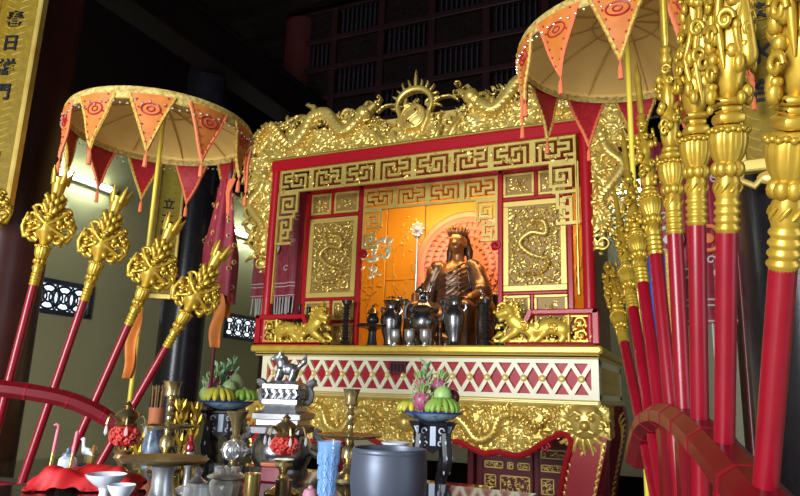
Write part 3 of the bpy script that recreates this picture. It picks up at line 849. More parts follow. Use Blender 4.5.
D1 = DROP[:15]+DROP[18:]; fret(b, D1, -3.295, 3.385-9*c-20*c*1.02, c*1.02, 4.575, 4.60); fret(b, D1, -0.705-9*c*1.02, 3.385-9*c-20*c*1.02, c*1.02, 4.575, 4.60, flipx=True)
fr = sbuild(b, 'front_fretwork', M['gold_fret'])
rg = random.Random(21)
R = Relief(-3.28, -0.72, 2.7, 3.385, 0.0075)
for k in range(44):
    x = -3.22+k*2.44/43
    R.acanthus(x, rg.uniform(3.18, 3.36), rg.uniform(0, 6), .065, .012, rg)
for k in range(8):
    R.spiral(-3.12+k*.32, 3.22+rg.uniform(0, .1), .03, 1.3, rg.uniform(0, 6), .008, 1)
for x in (-3.2, -.80):
    for z in (2.76, 2.9, 3.05): R.acanthus(x+rg.uniform(-.03, .03), z, rg.uniform(0, 6), .05, .01, rg)
b = MB(); R.mesh(b, 4.57, .012); b.build('fretwork_leaves', M['gold'], fr)
# crest
rg = random.Random(4)
R = Relief(-3.70, -0.32, 3.47, 4.19, 0.0065)
def ztop(x):
    u = abs(x-CX)
    return float(np.interp(u, [0, .14, .2, .42, .5, .7, .9, 1.1, 1.3, 1.5, 1.66], [3.9, 3.80, 3.68, 3.74, 3.86, 3.86, 3.84, 3.90, 3.86, 3.86, 3.80]))+.02*math.sin(x*23)
for s in (-1, 1):
    q = lambda u, z: (CX+s*u, z)
    R.dragon([q(1.60, 3.60), q(1.55, 3.78), q(1.42, 3.84), q(1.30, 3.70), q(1.20, 3.62), q(1.08, 3.72), q(1.0, 3.86), q(.86, 3.88), q(.76, 3.76), q(.66, 3.68), q(.56, 3.74), q(.48, 3.82)], 0.052, rg, 0.022, flip=s)
    R.stroke(catmull([q(.36, 3.82), q(.29, 3.865), q(.20, 3.86), q(.15, 3.83)], 6), [.010]*18+[.008], .9, .01)
    R.stroke(catmull([q(.42, 3.84), q(.40, 3.90), q(.44, 3.93)], 6), .008, .9, .01)
    for k in range(8): R.leaf(CX+s*(.62+.12*k), 3.80+.02*math.sin(k*3), PI/2+s*.5, rg.uniform(.08, .14), .015, s*.8, .8, .0)
    R.acanthus(CX+s*.30, 3.52, PI/2-s*.5, .24, .035, rg, .005); R.acanthus(CX+s*.18, 3.52, PI/2-s*.35, .14, .03, rg, .005)
for k in range(58):
    u = .30+1.34*k/57
    for s in (-1, 1):
        x = CX+s*u
        R.leaf(x, ztop(x)-.02, PI/2+s*rg.uniform(.1, .9), rg.uniform(.055, .105), rg.uniform(.009, .014), s*rg.uniform(.2, 1.1), .8, .0)
# central flaming disc
dz = 3.715
R.dot(CX-.015, dz, .118, 0.35, .012)
P = [(CX-.015+.098*math.cos(t*PI/24), dz+.098*math.sin(t*PI/24)) for t in range(49)]; R.stroke(P, .014, .9, .045)
R.stroke([(CX-.015+.045*math.sin(t*PI/10)*(1), dz+.085-t*.0085) for t in range(21)], .016, .9, .05)
Pa = [(CX-.015+.155*math.cos(t*PI/20-.15), dz+.115+.14*math.sin(t*PI/20-.15)) for t in range(-2, 26)]
R.stroke(Pa, [.012+.016*math.sin(PI*t/27) for t in range(28)], .8, .02)
R.stroke([(CX-.16, dz+.1), (CX-.13, dz-.02), (CX-.09, dz-.12)], [.02, .026, .02], .8, .01); R.stroke([(CX+.13, dz+.1), (CX+.10, dz-.02), (CX+.06, dz-.12)], [.02, .026, .02], .8, .01)
R.leaf(CX-.015, dz+.10, PI/2, .07, .03, 0, .6, .01)
for k, a in enumerate(np.linspace(-.15, PI+.15, 13)):
    big = 1.0+.75*math.exp(-((a-PI/2)/.12)**2)
    R.leaf(CX-.015+.16*math.cos(a), dz+.13+.145*math.sin(a), a+rg.uniform(-.12, .12)*(abs(a-PI/2) > .1), rg.uniform(.085, .13)*big, .016*(1+.3*(big > 1.3)), rg.uniform(-.5, .5)*(big < 1.3), .8, .0)
xs_ = R.x0+np.arange(R.nx)*R.res; zz_ = R.z0+np.arange(R.nz)*R.res
lim = np.array([ztop(x)-.10-.03*math.sin(x*31)-.03*math.sin(x*17+1) for x in xs_])
base = (zz_[:, None] < lim[None, :]) & (np.abs(xs_-CX)[None, :] < 1.58)
R.H = np.where(base, np.maximum(R.H, .002), R.H)
R.fill(lambda x, z: z < ztop(x), 2600, rg, (.028, .055), 0.0, .45)
R.stroke([(-3.42, 3.49), (-.58, 3.49)], .02, .5, .0)
b = MB(); R.mesh(b, 4.60, .03); cr = sbuild(b, 'crest', M['gold'])
b = MB(); b.bbox(-2.9, -1.1, 4.64, 4.66, 3.50, 3.76, .006); b.build('crest_board', M['gold_fret'], cr)
for q in ((CX+.015, 4.535, dz+.045), (CX-.05, 4.535, dz-.045)):
    b = MB(); b.sphere(q, .013, 10); b.build('red_stone', M['wine'], cr)
# hanging side wings outside the posts
rg = random.Random(9)
R = Relief(-3.76, -3.375, 2.48, 3.56, 0.0065)
def wing_in(x, z):
    w = float(np.interp(z, [2.5, 2.7, 2.95, 3.2, 3.56], [.05, .12, .20, .27, .34])); return x > -3.39-w
R.dragon([(-3.44, 2.62), (-3.50, 2.74), (-3.44, 2.88), (-3.53, 3.0), (-3.60, 3.12), (-3.50, 3.24), (-3.46, 3.36)], .035, rg, .015, flip=1)
for z in np.arange(2.58, 3.5, .06):
    R.leaf(-3.42, z+.06, PI*1.28, rg.uniform(.12, .22)*(.5+.6*(z-2.5)), .018, .5, .8, .0)
R.leaf(-3.44, 2.72, -PI/2-.15, .2, .03, .3, .7, .0); R.leaf(-3.46, 2.72, -PI/2-.5, .16, .022, .3, .7, .0)
xs_ = R.x0+np.arange(R.nx)*R.res; zz_ = R.z0+np.arange(R.nz)*R.res
lim = np.array([float(np.interp(z, [2.5, 2.62, 2.7, 2.95, 3.2, 3.56], [0, .02, .07, .14, .20, .27]))+.02*math.sin(z*40) for z in zz_])
R.H = np.where(xs_[None, :] > -3.39-lim[:, None], np.maximum(R.H, .002), R.H)
for k in range(40):
    z = rg.uniform(2.6, 3.5); w = .10+.26*(z-2.5); x = -3.40-rg.uniform(.2, 1)*w
    R.leaf(x, z, rg.uniform(PI*.75, PI*1.5), rg.uniform(.10, .18), rg.uniform(.014, .022), rg.uniform(-.9, .9), .8, .006)
R.fill(wing_in, 900, rg, (.032, .055), 0.004, .8)
b = MB(); R.mesh(b, 4.60, .025); sbuild(b, 'wing', M['gold'])
Hm = R.H[:, ::-1].copy(); x_end = R.x0+(R.nx-1)*R.res
R.H = Hm; R.x0 = 2*CX-x_end
b = MB(); R.mesh(b, 4.60, .025); sbuild(b, 'wing', M['gold'])
# low carved lion rails at both ends
rg = random.Random(13)
R = Relief(-3.37, -2.66, 1.87, 2.26, 0.006)
def rail_in(x, z): return z < (2.05 if x < -2.97 else 1.98+.1*max(0, (x+2.97)))
P = catmull([(-3.16, 1.965), (-3.08, 1.985), (-2.98, 1.965), (-2.88, 1.985), (-2.82, 2.03)], 8); R.stroke(P, [.050+.008*math.sin(i*.25) for i in range(len(P))], .55, .012)
for (x, z, r) in ((-3.10, 1.965, .034), (-2.90, 1.985, .036), (-2.99, 1.985, .022)): R.spiral(x, z, r, 1.7, 1.0, .0075, 1, .9, .046)
for k in range(9): R.leaf(-3.17+.037*k, 2.01+.008*math.sin(k), 2.0-.05*k, .055, .012, .6, .9, .012)
R.dot(-2.775, 2.095, .056, .6, .016); R.stroke([(-2.77, 2.085), (-2.72, 2.07)], [.036, .028], .8, .025); R.stroke([(-2.76, 2.055), (-2.725, 2.03)], [.02, .015], .8, .02)
R.dot(-2.745, 2.12, .014, 1., .05); R.stroke([(-2.77, 2.145), (-2.74, 2.15), (-2.715, 2.13)], .010, .9, .045); R.dot(-2.69, 2.085, .014, .9, .045)
for k in range(15): R.leaf(-2.80+.02*math.cos(k), 2.09+.02*math.sin(k), .7+k*.33, rg.uniform(.10, .17), .015, rg.uniform(-.9, .9), .8, .010)
for k in range(7): a = 1.0+k*.6; R.spiral(-2.80+.062*math.cos(a), 2.085+.062*math.sin(a), .020, 1.3, k, .007, 1, .9, .03)
for (x, d) in ((-3.14, -.03), (-3.04, .03), (-2.93, -.03), (-2.83, .05)):
    R.stroke([(x, 1.95), (x+d, 1.915), (x+d*1.3+.03, 1.885)], [.036, .024, .024], .7, .012)
for k in range(5): R.leaf(-3.18, 1.99, 1.6+.28*k, .10, .014, -.8, .8, .004)
R.leaf(-2.72, 1.95, -.9, .1, .02, .4, .8, 0); R.leaf(-2.74, 2.0, -.2, .06, .016, .4, .8, 0); R.acanthus(-2.74, 1.94, -.5, .10, .02, rg)
R.stroke([(-3.205, 1.88), (-3.205, 2.06)], .011, .7, .014)
R.spiral(-3.285, 2.01, .04, 1.4, 0, .010, 1, .8, .0); R.spiral(-3.285, 1.925, .035, 1.4, PI, .010, -1, .8, .0)
R.stroke([(-3.345, 1.885), (-3.345, 2.055), (-3.22, 2.055)], .011, .6, .0)
R.fill(rail_in, 500, rg, (.018, .03), 0.0, .5); R.stroke([(-3.35, 1.885), (-2.68, 1.885)], .012, .5, 0)
ends = [(R.H.copy(), R.x0)]; ends.append((R.H[:, ::-1].copy(), 2*CX-(R.x0+(R.nx-1)*R.res)))
for k, s in enumerate((-1, 1)):
    b = MB()
    q = lambda u: CX+s*u
    def bx(u0, u1, z0, z1): b.bbox(min(q(u0), q(u1)), max(q(u0), q(u1)), 4.54, 4.60, z0, z1, .008)
    bx(1.36, 1.41, 1.85, 2.105); bx(.95, 1.41, 2.065, 2.105); bx(.76, 1.41, 1.85, 1.875)
    pl = [(q(.95), 2.10), (q(.95), 2.07), (q(.905), 1.985), (q(.86), 1.985), (q(.86), 2.015), (q(.89), 2.02), (q(.93), 2.105)]
    b.prism(pl if s < 0 else pl[::-1], 4.545, 4.60)
    rl = sbuild(b, 'lion_rail', M['red_lac'])
    R.H, R.x0 = ends[k]; b = MB(); R.mesh(b, 4.575, .02); b.build('lion_carving', M['gold_bright'], rl)
# inner screen
b = MB()
Y0, Y1 = 4.885, 4.93
def bar(x0, x1, z0, z1): b.bbox(x0, x1, Y0, Y1, z0, z1, .006)
for u in (1.17, .63):
    for s in (-1, 1): bar(CX+s*u-.02, CX+s*u+.02, 1.85, 3.33)
bar(-3.19, -.81, 3.25, 3.30); bar(-3.19, -.81, 3.30, 3.34)
for s in (-1, 1):
    a0, a1 = sorted((CX+s*1.15, CX+s*.65))
    for z in (3.03, 2.275): bar(a0, a1, z-.012, z+.012)
    bar(a0, a1, 1.85, 1.875)
    m_ = CX+s*.92; bar(m_-.012, m_+.012, 3.04, 3.26)
    m_ = CX+s*.88; bar(m_-.012, m_+.012, 1.86, 2.27)
    a2, a3 = sorted((CX+s*.88, CX+s*.65)); bar(a2, a3, 2.065, 2.09)
sc = sbuild(b, 'screen_frame', M['red_lac'])
def carved_panel(x0, x1, z0, z1, seed, big):
    rr = random.Random(seed)
    b = MB(); b.bbox(x0, x1, 4.90, 4.925, z0, z1, .004); p = b.build('carved_panel', M['panel_ground'], SH, W=True); b = MB()
    f = .045 if big else .022
    for (a, c, d, e) in ((x0, x1, z0, z0+f), (x0, x1, z1-f, z1), (x0, x0+f, z0+f, z1-f), (x1-f, x1, z0+f, z1-f)): b.bbox(a, c, 4.885, 4.902, d, e, .004)
    b.build('panel_border', M['gold_panel'], p)
    R = Relief(x0+f, x1-f, z0+f, z1-f, .006)
    cx, cz = (x0+x1)/2, (z0+z1)/2; w, h = (x1-x0)/2-f, (z1-z0)/2-f
    if big:
        R.dragon([(cx-w*.5, cz-h*.75), (cx+w*.3, cz-h*.7), (cx+w*.55, cz-h*.4), (cx-w*.1, cz-h*.25), (cx-w*.55, cz+h*.05), (cx-w*.1, cz+h*.3), (cx+w*.45, cz+h*.25), (cx+w*.4, cz+h*.55), (cx, cz+h*.6)], .022, rr, .012)
        R.fill(lambda x, z: abs(x-cx) < w-.01 and abs(z-cz) < h-.02, 1200, rr, (.024, .044), .003, .7)
    else:
        for k in range(8): R.leaf(cx, cz, k*PI/4+.2, min(w, h)*.95, .012, .3, .9, 0)
        R.dot(cx, cz, .02, 1, .012)
        if h > w*1.4:
            for sg in (-1, 1): R.acanthus(cx, cz+sg*h*.25, sg*PI/2, h*.6, .02, rr)
        R.fill(lambda x, z: abs(x-cx) < w*.8 and abs(z-cz) < h*.85, 60, rr, (.015, .022), 0, .5)
    b = MB(); R.mesh(b, 4.899, .006, depth=1.5); b.build('relief', M['gold'], p)
for s in (-1, 1):
    U = lambda u0, u1: sorted((CX+s*u0, CX+s*u1))
    carved_panel(*U(1.145, .655), 2.29, 3.012, 31+s, True)
    carved_panel(*U(1.145, .935), 3.048, 3.245, 41+s, False); carved_panel(*U(.905, .655), 3.048, 3.245, 43+s, False)
    carved_panel(*U(1.145, .895), 1.88, 2.26, 45+s, False)
    carved_panel(*U(.865, .655), 2.09, 2.26, 47+s, False); carved_panel(*U(.865, .655), 1.88, 2.06, 49+s, False)
b = MB(); c = 1.215/56
fret(b, frieze_rows(4), -2.6075, 3.245-9*c, c, 4.89, 4.915)
c2 = c*.94; D2 = DROP[:9]+DROP[15:]
fret(b, D2, -2.6075, 3.245-9*c-17*c2, c2, 4.89, 4.915); fret(b, D2, -1.3925-9*c2, 3.245-9*c-17*c2, c2, 4.89, 4.915, flipx=True)
fr2 = sbuild(b, 'inner_fretwork', M['gold_fret'])
for s in (-1, 1):
    b = MB()
    b.sphere((CX+s*.585, 4.90, 2.655), .032, 12, sc=(1, .6, 1))
    b.tube([(CX+s*(.60-.045*(1-t/16)*math.cos(t*.55)), 4.885, 2.66+.04*(1-t/16)*math.sin(t*.55)) for t in range(14)], .011, 6)
    b.build('scroll_knob', M['red_lac'], fr2)
# inner roof, side walls, back panels
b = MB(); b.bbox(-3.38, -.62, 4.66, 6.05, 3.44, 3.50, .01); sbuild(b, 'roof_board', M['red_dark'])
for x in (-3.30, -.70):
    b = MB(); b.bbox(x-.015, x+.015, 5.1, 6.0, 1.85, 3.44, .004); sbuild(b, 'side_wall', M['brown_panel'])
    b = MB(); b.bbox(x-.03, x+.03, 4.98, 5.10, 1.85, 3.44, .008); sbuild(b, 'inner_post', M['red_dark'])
for (x0, x1) in ((-3.28, -2.9), (-2.89, -2.47), (-2.46, -1.54), (-1.53, -1.11), (-1.10, -.72)):
    b = MB(); b.bbox(x0, x1, 5.98, 6.0, 1.85, 3.44, .006)
    if x1-x0 > .4 and x1-x0 < .5: b.bbox(x0, x1, 5.972, 5.98, 2.62, 2.64, .003)
    bp = sbuild(b, 'back_panel', M['orange_panel'])
    if x1 < -2.4 or x0 > -1.6:
        rr = random.Random(int(x0*-100)); R = Relief(x0+.02, x1-.02, 1.9, 3.4, .008)
        P = catmull([((x0+x1)/2+rr.uniform(-.12, .12), z) for z in np.arange(1.92, 3.3, .2)], 6); R.stroke(P, .008, .8, 0)
        for k in range(46):
            z = rr.uniform(1.95, 3.3); x = (x0+x1)/2+rr.uniform(-.15, .15); R.leaf(x, z, rr.uniform(0, 6.3), rr.uniform(.06, .11), .016, rr.uniform(-1, 1), .5, 0)
        b = MB(); R.mesh(b, 5.976, .004); b.build('floral_inlay', M['gold_panel'], bp)
b = MB()   # pale gilded leaf spray growing from the scroll knob, left of the statue
rr = random.Random(77); R = Relief(-2.66, -2.24, 2.40, 2.86, .006)
for k in range(26):
    x = -2.45+rr.uniform(-.15, .13); z = 2.70+rr.uniform(-.10, .10)
    R.leaf(x, z, rr.uniform(0, 6.3), rr.uniform(.06, .09), .024, rr.uniform(-1, 1), .4, 0)
for k in range(10):
    x = -2.50+rr.uniform(-.08, .06); z = 2.52+rr.uniform(-.09, .08); R.leaf(x, z, rr.uniform(0, 6.3), rr.uniform(.05, .08), .018, rr.uniform(-1, 1), .4, 0)
R.stroke([(-2.62, 2.66), (-2.54, 2.72), (-2.45, 2.70), (-2.36, 2.74), (-2.32, 2.68)], .008, .7, 0); R.stroke([(-2.48, 2.70), (-2.50, 2.58), (-2.53, 2.45)], .006, .7, 0)
R.mesh(b, 4.91, .006); b.build('leaf_spray', M['leafgold'], SH, W=True)

# ================================================================== STATUE AND VESSELS ON THE ALTAR
ST = thing('seated_statue', 'bronze statue of a crowned seated figure in a draped robe holding a tall staff', 'statue', (-1.93, 5.42, 1.85))
def face_prims(c, s, fy=-1):
    """head of height ~2*1.1*s, centre c, looking to -y"""
    x, y, z = c
    P = [('e', (x, y, z+.12*s), (.74*s, .88*s, .92*s)), ('e', (x, y-.16*s, z-.42*s), (.55*s, .64*s, .66*s)), ('e', (x, y-.55*s, z-.85*s), (.24*s, .20*s, .18*s)),
         ('c', (x, y-.82*s, z+.12*s), (x, y-1.0*s, z-.28*s), .08*s, .13*s), ('e', (x-.10*s, y-.9*s, z-.30*s), (.09*s,)*3), ('e', (x+.10*s, y-.9*s, z-.30*s), (.09*s,)*3),
         ('c', (x-.2*s, y-.74*s, z-.58*s), (x+.2*s, y-.74*s, z-.58*s), .07*s, .07*s), ('c', (x-.15*s, y-.73*s, z-.68*s), (x+.15*s, y-.73*s, z-.68*s), .07*s, .07*s)]
    for t in (-1, 1):
        P += [('c', (x+t*.12*s, y-.80*s, z+.20*s), (x+t*.52*s, y-.66*s, z+.20*s), .08*s, .06*s),
              ('e', (x+t*.31*s, y-.70*s, z+.03*s), (.14*s, .10*s, .075*s)),
              ('e', (x+t*.42*s, y-.55*s, z-.28*s), (.2*s, .2*s, .18*s)),
              ('e', (x+t*.77*s, y+.02*s, z-.10*s), (.09*s, .2*s, .34*s)), ('e', (x+t*.78*s, y, z-.42*s), (.08*s, .12*s, .16*s))]
    return P
hc = (0.03, -0.03, 0.985)
P = face_prims(hc, .10)
P += chain([(0.02, 0, .80), (0.03, -.01, .90)], [.062, .052])
P += [('e', (0, .01, .66), (.165, .115, .17)), ('e', (0, 0, .46), (.15, .12, .17)), ('e', (0, -.01, .30), (.19, .15, .13))]
P += chain([(-.15, 0, .765), (-.205, .0, .72), (-.25, .06, .54), (-.29, -.08, .475)], [.06, .066, .05, .035])
P += chain([(.15, 0, .765), (.205, .0, .72), (.285, -.05, .53), (.22, -.24, .45)], [.06, .066, .05, .035])
for t in (-1, 1): P += chain([(t*.10, -.05, .30), (t*.19, -.36, .32), (t*.18, -.36, .05)], [.11, .085, .065])
# hands: palm, four curled fingers and a thumb; the left-hand one is closed round the staff
P += [('e', (-.30, -.115, .475), (.032, .04, .045))]
for i in range(4):
    z = .51-.022*i; P += chain([(-.29, -.132, z), (-.317, -.16, z), (-.343, -.14, z-.004), (-.337, -.115, z-.004)], [.011, .011, .010, .008])
P += chain([(-.285, -.11, .50), (-.307, -.095, .525), (-.335, -.11, .53)], [.013, .012, .009])
P += [('e', (.205, -.285, .43), (.042, .05, .022))]
for i in range(4):
    x = .178+.019*i; P += chain([(x, -.32, .43), (x-.004, -.352, .425), (x-.006, -.366, .405)], [.011, .010, .008])
P += chain([(.17, -.28, .43), (.148, -.315, .425), (.15, -.335, .415)], [.013, .011, .009])
b = MB(); org(b, P, .0085, .022); body = b.build('body', M['bronze'], ST, smooth=80)
b = MB(); P = [('e', (.03, .01, 1.03), (.083, .092, .075)), ('e', (.03, .06, .96), (.078, .06, .10))]
for t in (-1, 1): P += chain([(.03+t*.075, .01, 1.0), (.03+t*.088, .03, .90), (.03+t*.10, .02, .80)], [.026, .034, .026])
org(b, P, .009, .02); b.build('hair', M['bronze_dark'], body, smooth=80)
b = MB()   # radiating crown
b.lathe([(.086, -.01), (.094, 0), (.098, .02), (.092, .03)], 28, T(.03, -.02, 1.05))
for i in range(9):
    a = (i-4)*.30; x = .03+.088*math.sin(a); y = -.02-.088*math.cos(a)
    b.tube([(x, y, 1.065), (x+.012*math.sin(a), y-.004, 1.09), (x+.026*math.sin(a), y+.004, 1.115+.018*math.cos(a*1.5))], [.015, .013, .003], 6)
b.sphere((.03, -.115, 1.095), .016, 10); b.build('crown', M['bronze'], ST)
P = [('e', (0, .01, .62), (.178, .13, .17)), ('e', (0, 0, .44), (.168, .14, .17)), ('e', (0, -.06, .24), (.25, .25, .17))]
P += chain([(-.17, .0, .755), (-.245, .02, .58), (-.26, .02, .51)], [.07, .075, .08]) + chain([(-.26, .02, .50), (-.29, -.06, .30), (-.29, -.05, .12)], [.085, .07, .045])
P += chain([(.17, .0, .755), (.26, -.04, .57), (.275, -.08, .52)], [.07, .08, .085]) + chain([(.27, -.07, .50), (.31, -.05, .32), (.32, -.04, .14)], [.085, .07, .045])
for t in (-1, 1): P += chain([(t*.12, -.08, .30), (t*.21, -.37, .31), (t*.21, -.38, .02)], [.13, .105, .11])
P += chain([(-.12, -.33, .02), (0, -.34, .05), (.12, -.33, .02)], [.1, .1, .1])
for k in range(9):
    z0 = .74-.042*k; P += chain([(-.16, -.04, z0-.10), (-.04, -.125, z0-.06), (.08, -.12, z0+.01), (.16, -.03, z0+.08)], [.008, .011, .011, .008])
for k in range(6): x = -.2+.08*k; P += chain([(x, -.40, .30), (x*1.05, -.475, .16), (x*1.1, -.46, .01)], [.012, .02, .024])
b = MB(); org(b, P, .0095, .018); b.build('robe', M['bronze_robe'], ST, smooth=80)
b = MB()
for s in (-1, 1):
    b.tube(catmull([(s*.36, .12, .05), (s*.37, -.02, .34), (s*.37, -.28, .42), (s*.37, -.40, .38)], 6), .028, 8)
    b.tube([(s*.37+.0, -.40-.05*math.cos(t*.45)*(1-t/18)+.03, .37+.06*math.sin(t*.45)*(1-t/18)) for t in range(15)], .02, 7)
    b.tube(catmull([(s*.37, -.38, .38), (s*.36, -.40, .2), (s*.36, -.34, .0)], 6), .026, 8)
    for q in range(5): b.sphere((s*.37, -.36+.09*q, .44-.02*q), .022, 8)
b.bbox(-.36, .36, -.32, .22, -.0, .12, .02); b.bbox(-.40, .40, .16, .22, .0, .55, .02)
b.build('throne', M['pewter'], ST)
b = MB()
b.lathe([(.011, .0), (.012, 1.03), (.018, 1.05), (.013, 1.07)], 10, T(-.320, -.135, .005))
b.tube([(-.320+.05*math.cos(t*PI/12), -.135, 1.10+.05*math.sin(t*PI/12)) for t in range(24)], .012, 6, closed=True)
b.sphere((-.320, -.135, 1.10), .026, 10)
for q in range(8): b.sphere((-.320+.062*math.cos(q*PI/4), -.135, 1.10+.062*math.sin(q*PI/4)), .014, 8)
b.sphere((-.320, -.135, 1.04), .03, 8, sc=(1.2, .8, .7)); b.lathe([(.06, -.008), (.064, 0), (.06, .008), (0, .012)], 24, T(-.320, -.135, 1.10) @ Matrix.Rotation(PI/2, 4, 'X')); b.build('staff', M['silver_bright'], ST)

HD = thing('halo_disc', 'large round rose gold halo disc pierced with rays behind the seated statue', 'halo', (-1.96, 5.82, 1.85))
b = MB(); HC = (0.0, .86)
b.lathe([(.52, -.012), (.535, 0), (.52, .014), (.475, .018), (.46, .008), (0, .008)], 72, T(HC[0], 0, HC[1]) @ Matrix.Rotation(PI/2, 4, 'X'))
b.build('disc', M['halo'], HD)
b = MB()
for (r, n, l) in ((.38, 44, .055), (.31, 38, .05), (.245, 30, .045), (.18, 24, .04)):
    for i in range(n):
        a = 2*PI*i/n; ca, sa = math.cos(a), math.sin(a); cb, sb = math.cos(a+.10), math.sin(a+.10)
        b.tube([(HC[0]+r*ca, -.012, HC[1]+r*sa), (HC[0]+(r+l*.6)*ca, -.022, HC[1]+(r+l*.6)*sa), (HC[0]+(r+l)*cb, -.010, HC[1]+(r+l)*sb)], [.005, .012, .003], 5)
for r in (.42, .35, .28): b.tube([(HC[0]+r*math.cos(i*PI/30), -.012, HC[1]+r*math.sin(i*PI/30)) for i in range(60)], .005, 5, closed=True)
b.build('rays', M['halo'], HD)
b = MB(); b.bbox(-.03, .03, -.0, .03, 0, .9, .006); b.bbox(-.2, .2, -.06, .08, 0, .03, .008); b.build('stand', M['brown_panel'], HD)

def lathe_thing(name, label, cat, loc, parts, group=None):
    t = thing(name, label, cat, loc, group=group)
    for (pn, prof, m, kw) in parts:
        b = MB(); b.lathe(prof, kw.pop('n', 28), **kw); b.build(pn, M[m], t)
    return t
def candle_profile(h, r, base):
    P = [(base, 0), (base*1.02, .008), (base*.8, .02), (base*.45, .03), (r*1.3, .05)]
    n = 6
    for i in range(n):
        z = .05+(h-.09)*i/n; dz = (h-.09)/n
        P += [(r, z), (r*.8, z+dz*.3), (r*1.35, z+dz*.55), (r*.75, z+dz*.8)]
    P += [(r, h-.04), (r*1.5, h-.03), (r*1.7, h), (r*1.2, h), (r*1.0, h-.02), (0, h-.02)]
    return P
AZ = 1.85
def candlestick_altar(x, y, h, label, base=.10):
    lathe_thing('candlestick', label, 'candlestick', (x, y, AZ), [('stem', candle_profile(h, .026, base), 'dark_metal', {})], 'dark candlesticks on the altar')
candlestick_altar(-2.66, 4.78, .39, 'dark metal candlestick on the altar in front of the left carved panel')
candlestick_altar(-1.455, 4.80, .37, 'dark metal candlestick on the altar to the right of the tall vase')
# lidded burner on a dish, left and right
def dish_burner(x, y, label, sc=1.0):
    t = thing('lidded_incense_burner', label, 'incense burner', (x, y, AZ), group='dish incense burners')
    b = MB(); b.lathe([(.055*sc, 0), (.06*sc, .01), (.045*sc, .02), (.036*sc, .06), (.03*sc, .13), (.045*sc, .15), (.13*sc, .165), (.14*sc, .18), (.135*sc, .186), (.05*sc, .185), (0, .185)], 28); b.build('pedestal_dish', M['dark_metal'], t)
    b = MB(); b.lathe([(.02*sc, .185), (.035*sc, .19), (.05*sc, .21), (.052*sc, .235), (.036*sc, .265), (.03*sc, .27)], 24); b.build('bowl', M['dark_metal'], t)
    b = MB(); b.lathe([(.03*sc, .27), (.06*sc, .275), (.045*sc, .285), (.035*sc, .31), (.014*sc, .325), (.01*sc, .335), (.014*sc, .345), (.0, .365)], 24); b.build('lid', M['brass_dull'], t)
dish_burner(-2.42, 4.80, 'dark lidded incense burner on a wide dish, left of the twin vases')
dish_burner(-1.37, 4.90, 'dark lidded incense burner on a wide dish beside the right screen post', .95)
def vase(x, y, h, r, label, stopper=True):
    t = thing('altar_vase', label, 'vase', (x, y, AZ), group='dark altar vases')
    b = MB(); b.lathe([(r*.75, 0), (r*.78, .012), (r*.62, .03), (r*.6, .06), (r*.85, h*.35), (r, h*.58), (r*.92, h*.70), (r*.55, h*.80), (r*.5, h*.86), (r*.62, h*.95), (r*.82, h), (r*.8, h*1.01), (r*.5, h*.96), (r*.42, h*.85), (0, h*.82)], 32); b.build('body', M['pewter'], t)
    rl = Relief(-r*.75, r*.75, h*.32, h*.68, .006); rg = random.Random(int(x*100)); rl.fill(lambda a, c: True, 60, rg, (.012, .02), 0, .5)
    for s in (-1, 1):
        b = MB()
        b.tube([(s*(r*.62), 0, h*.84), (s*r*.95, 0, h*.86), (s*r*1.02, 0, h*.78), (s*r*.8, 0, h*.72)], .012, 7)
        b.build('handle', M['pewter'], t)
    if stopper:
        b = MB(); b.lathe([(.003, h*.83), (.004, h*1.07), (.035, h*1.085), (.03, h*1.10), (0, h*1.105)], 14); b.build('stopper', M['black_lac'], t)
vase(-2.28, 4.86, .385, .092, 'dark bulging vase with a flat black stopper on the altar, left of the censer')
vase(-1.685, 4.74, .385, .088, 'tall dark embossed vase on the altar in front of the statue', False)
# large censer with an animal-topped lid
t = thing('altar_censer', 'large dark tripod censer with looped handles in front of the statue', 'censer', (-1.99, 4.86, AZ))
b = MB(); b.lathe([(.0, .10), (.07, .105), (.11, .15), (.125, .20), (.115, .25), (.10, .28), (.115, .295), (.12, .31), (.10, .31), (0, .30)], 36); b.build('bowl', M['pewter'], t)
for a in (PI/2, PI*7/6, PI*11/6):
    b = MB(); b.tube([(.07*math.cos(a), .07*math.sin(a), .14), (.09*math.cos(a), .09*math.sin(a), .07), (.075*math.cos(a), .075*math.sin(a), .0)], [.034, .022, .026], 8); b.build('leg', M['pewter'], t)
for s in (-1, 1):
    b = MB(); b.tube(catmull([(s*.105, 0, .22), (s*.16, 0, .24), (s*.165, 0, .32), (s*.14, 0, .37), (s*.17, 0, .39), (s*.18, 0, .36)], 5), .016, 8); b.build('handle', M['pewter'], t)
b = MB(); b.lathe([(.11, .31), (.105, .325), (.085, .345), (.06, .365), (.055, .38), (.04, .39), (0, .395)], 32); ld = b.build('lid', M['pewter'], t)
b = MB(); P = [('e', (0, .0, .43), (.045, .03, .036)), ('e', (-.035, 0, .475), (.03, .027, .03)), ('c', (-.05, 0, .47), (-.075, 0, .46), .018, .014), ('c', (-.03, 0, .50), (-.02, .0, .535), .012, .005)]
for q in ((-.03, .02), (-.03, -.02), (.03, .02), (.03, -.02)): P += chain([(q[0], q[1], .42), (q[0]*1.1, q[1], .385)], [.016, .012])
P += chain([(.04, 0, .44), (.06, 0, .50), (.045, 0, .54)], [.012, .014, .006]); org(b, P, .005, .012); b.build('animal', M['pewter'], ld, smooth=80)
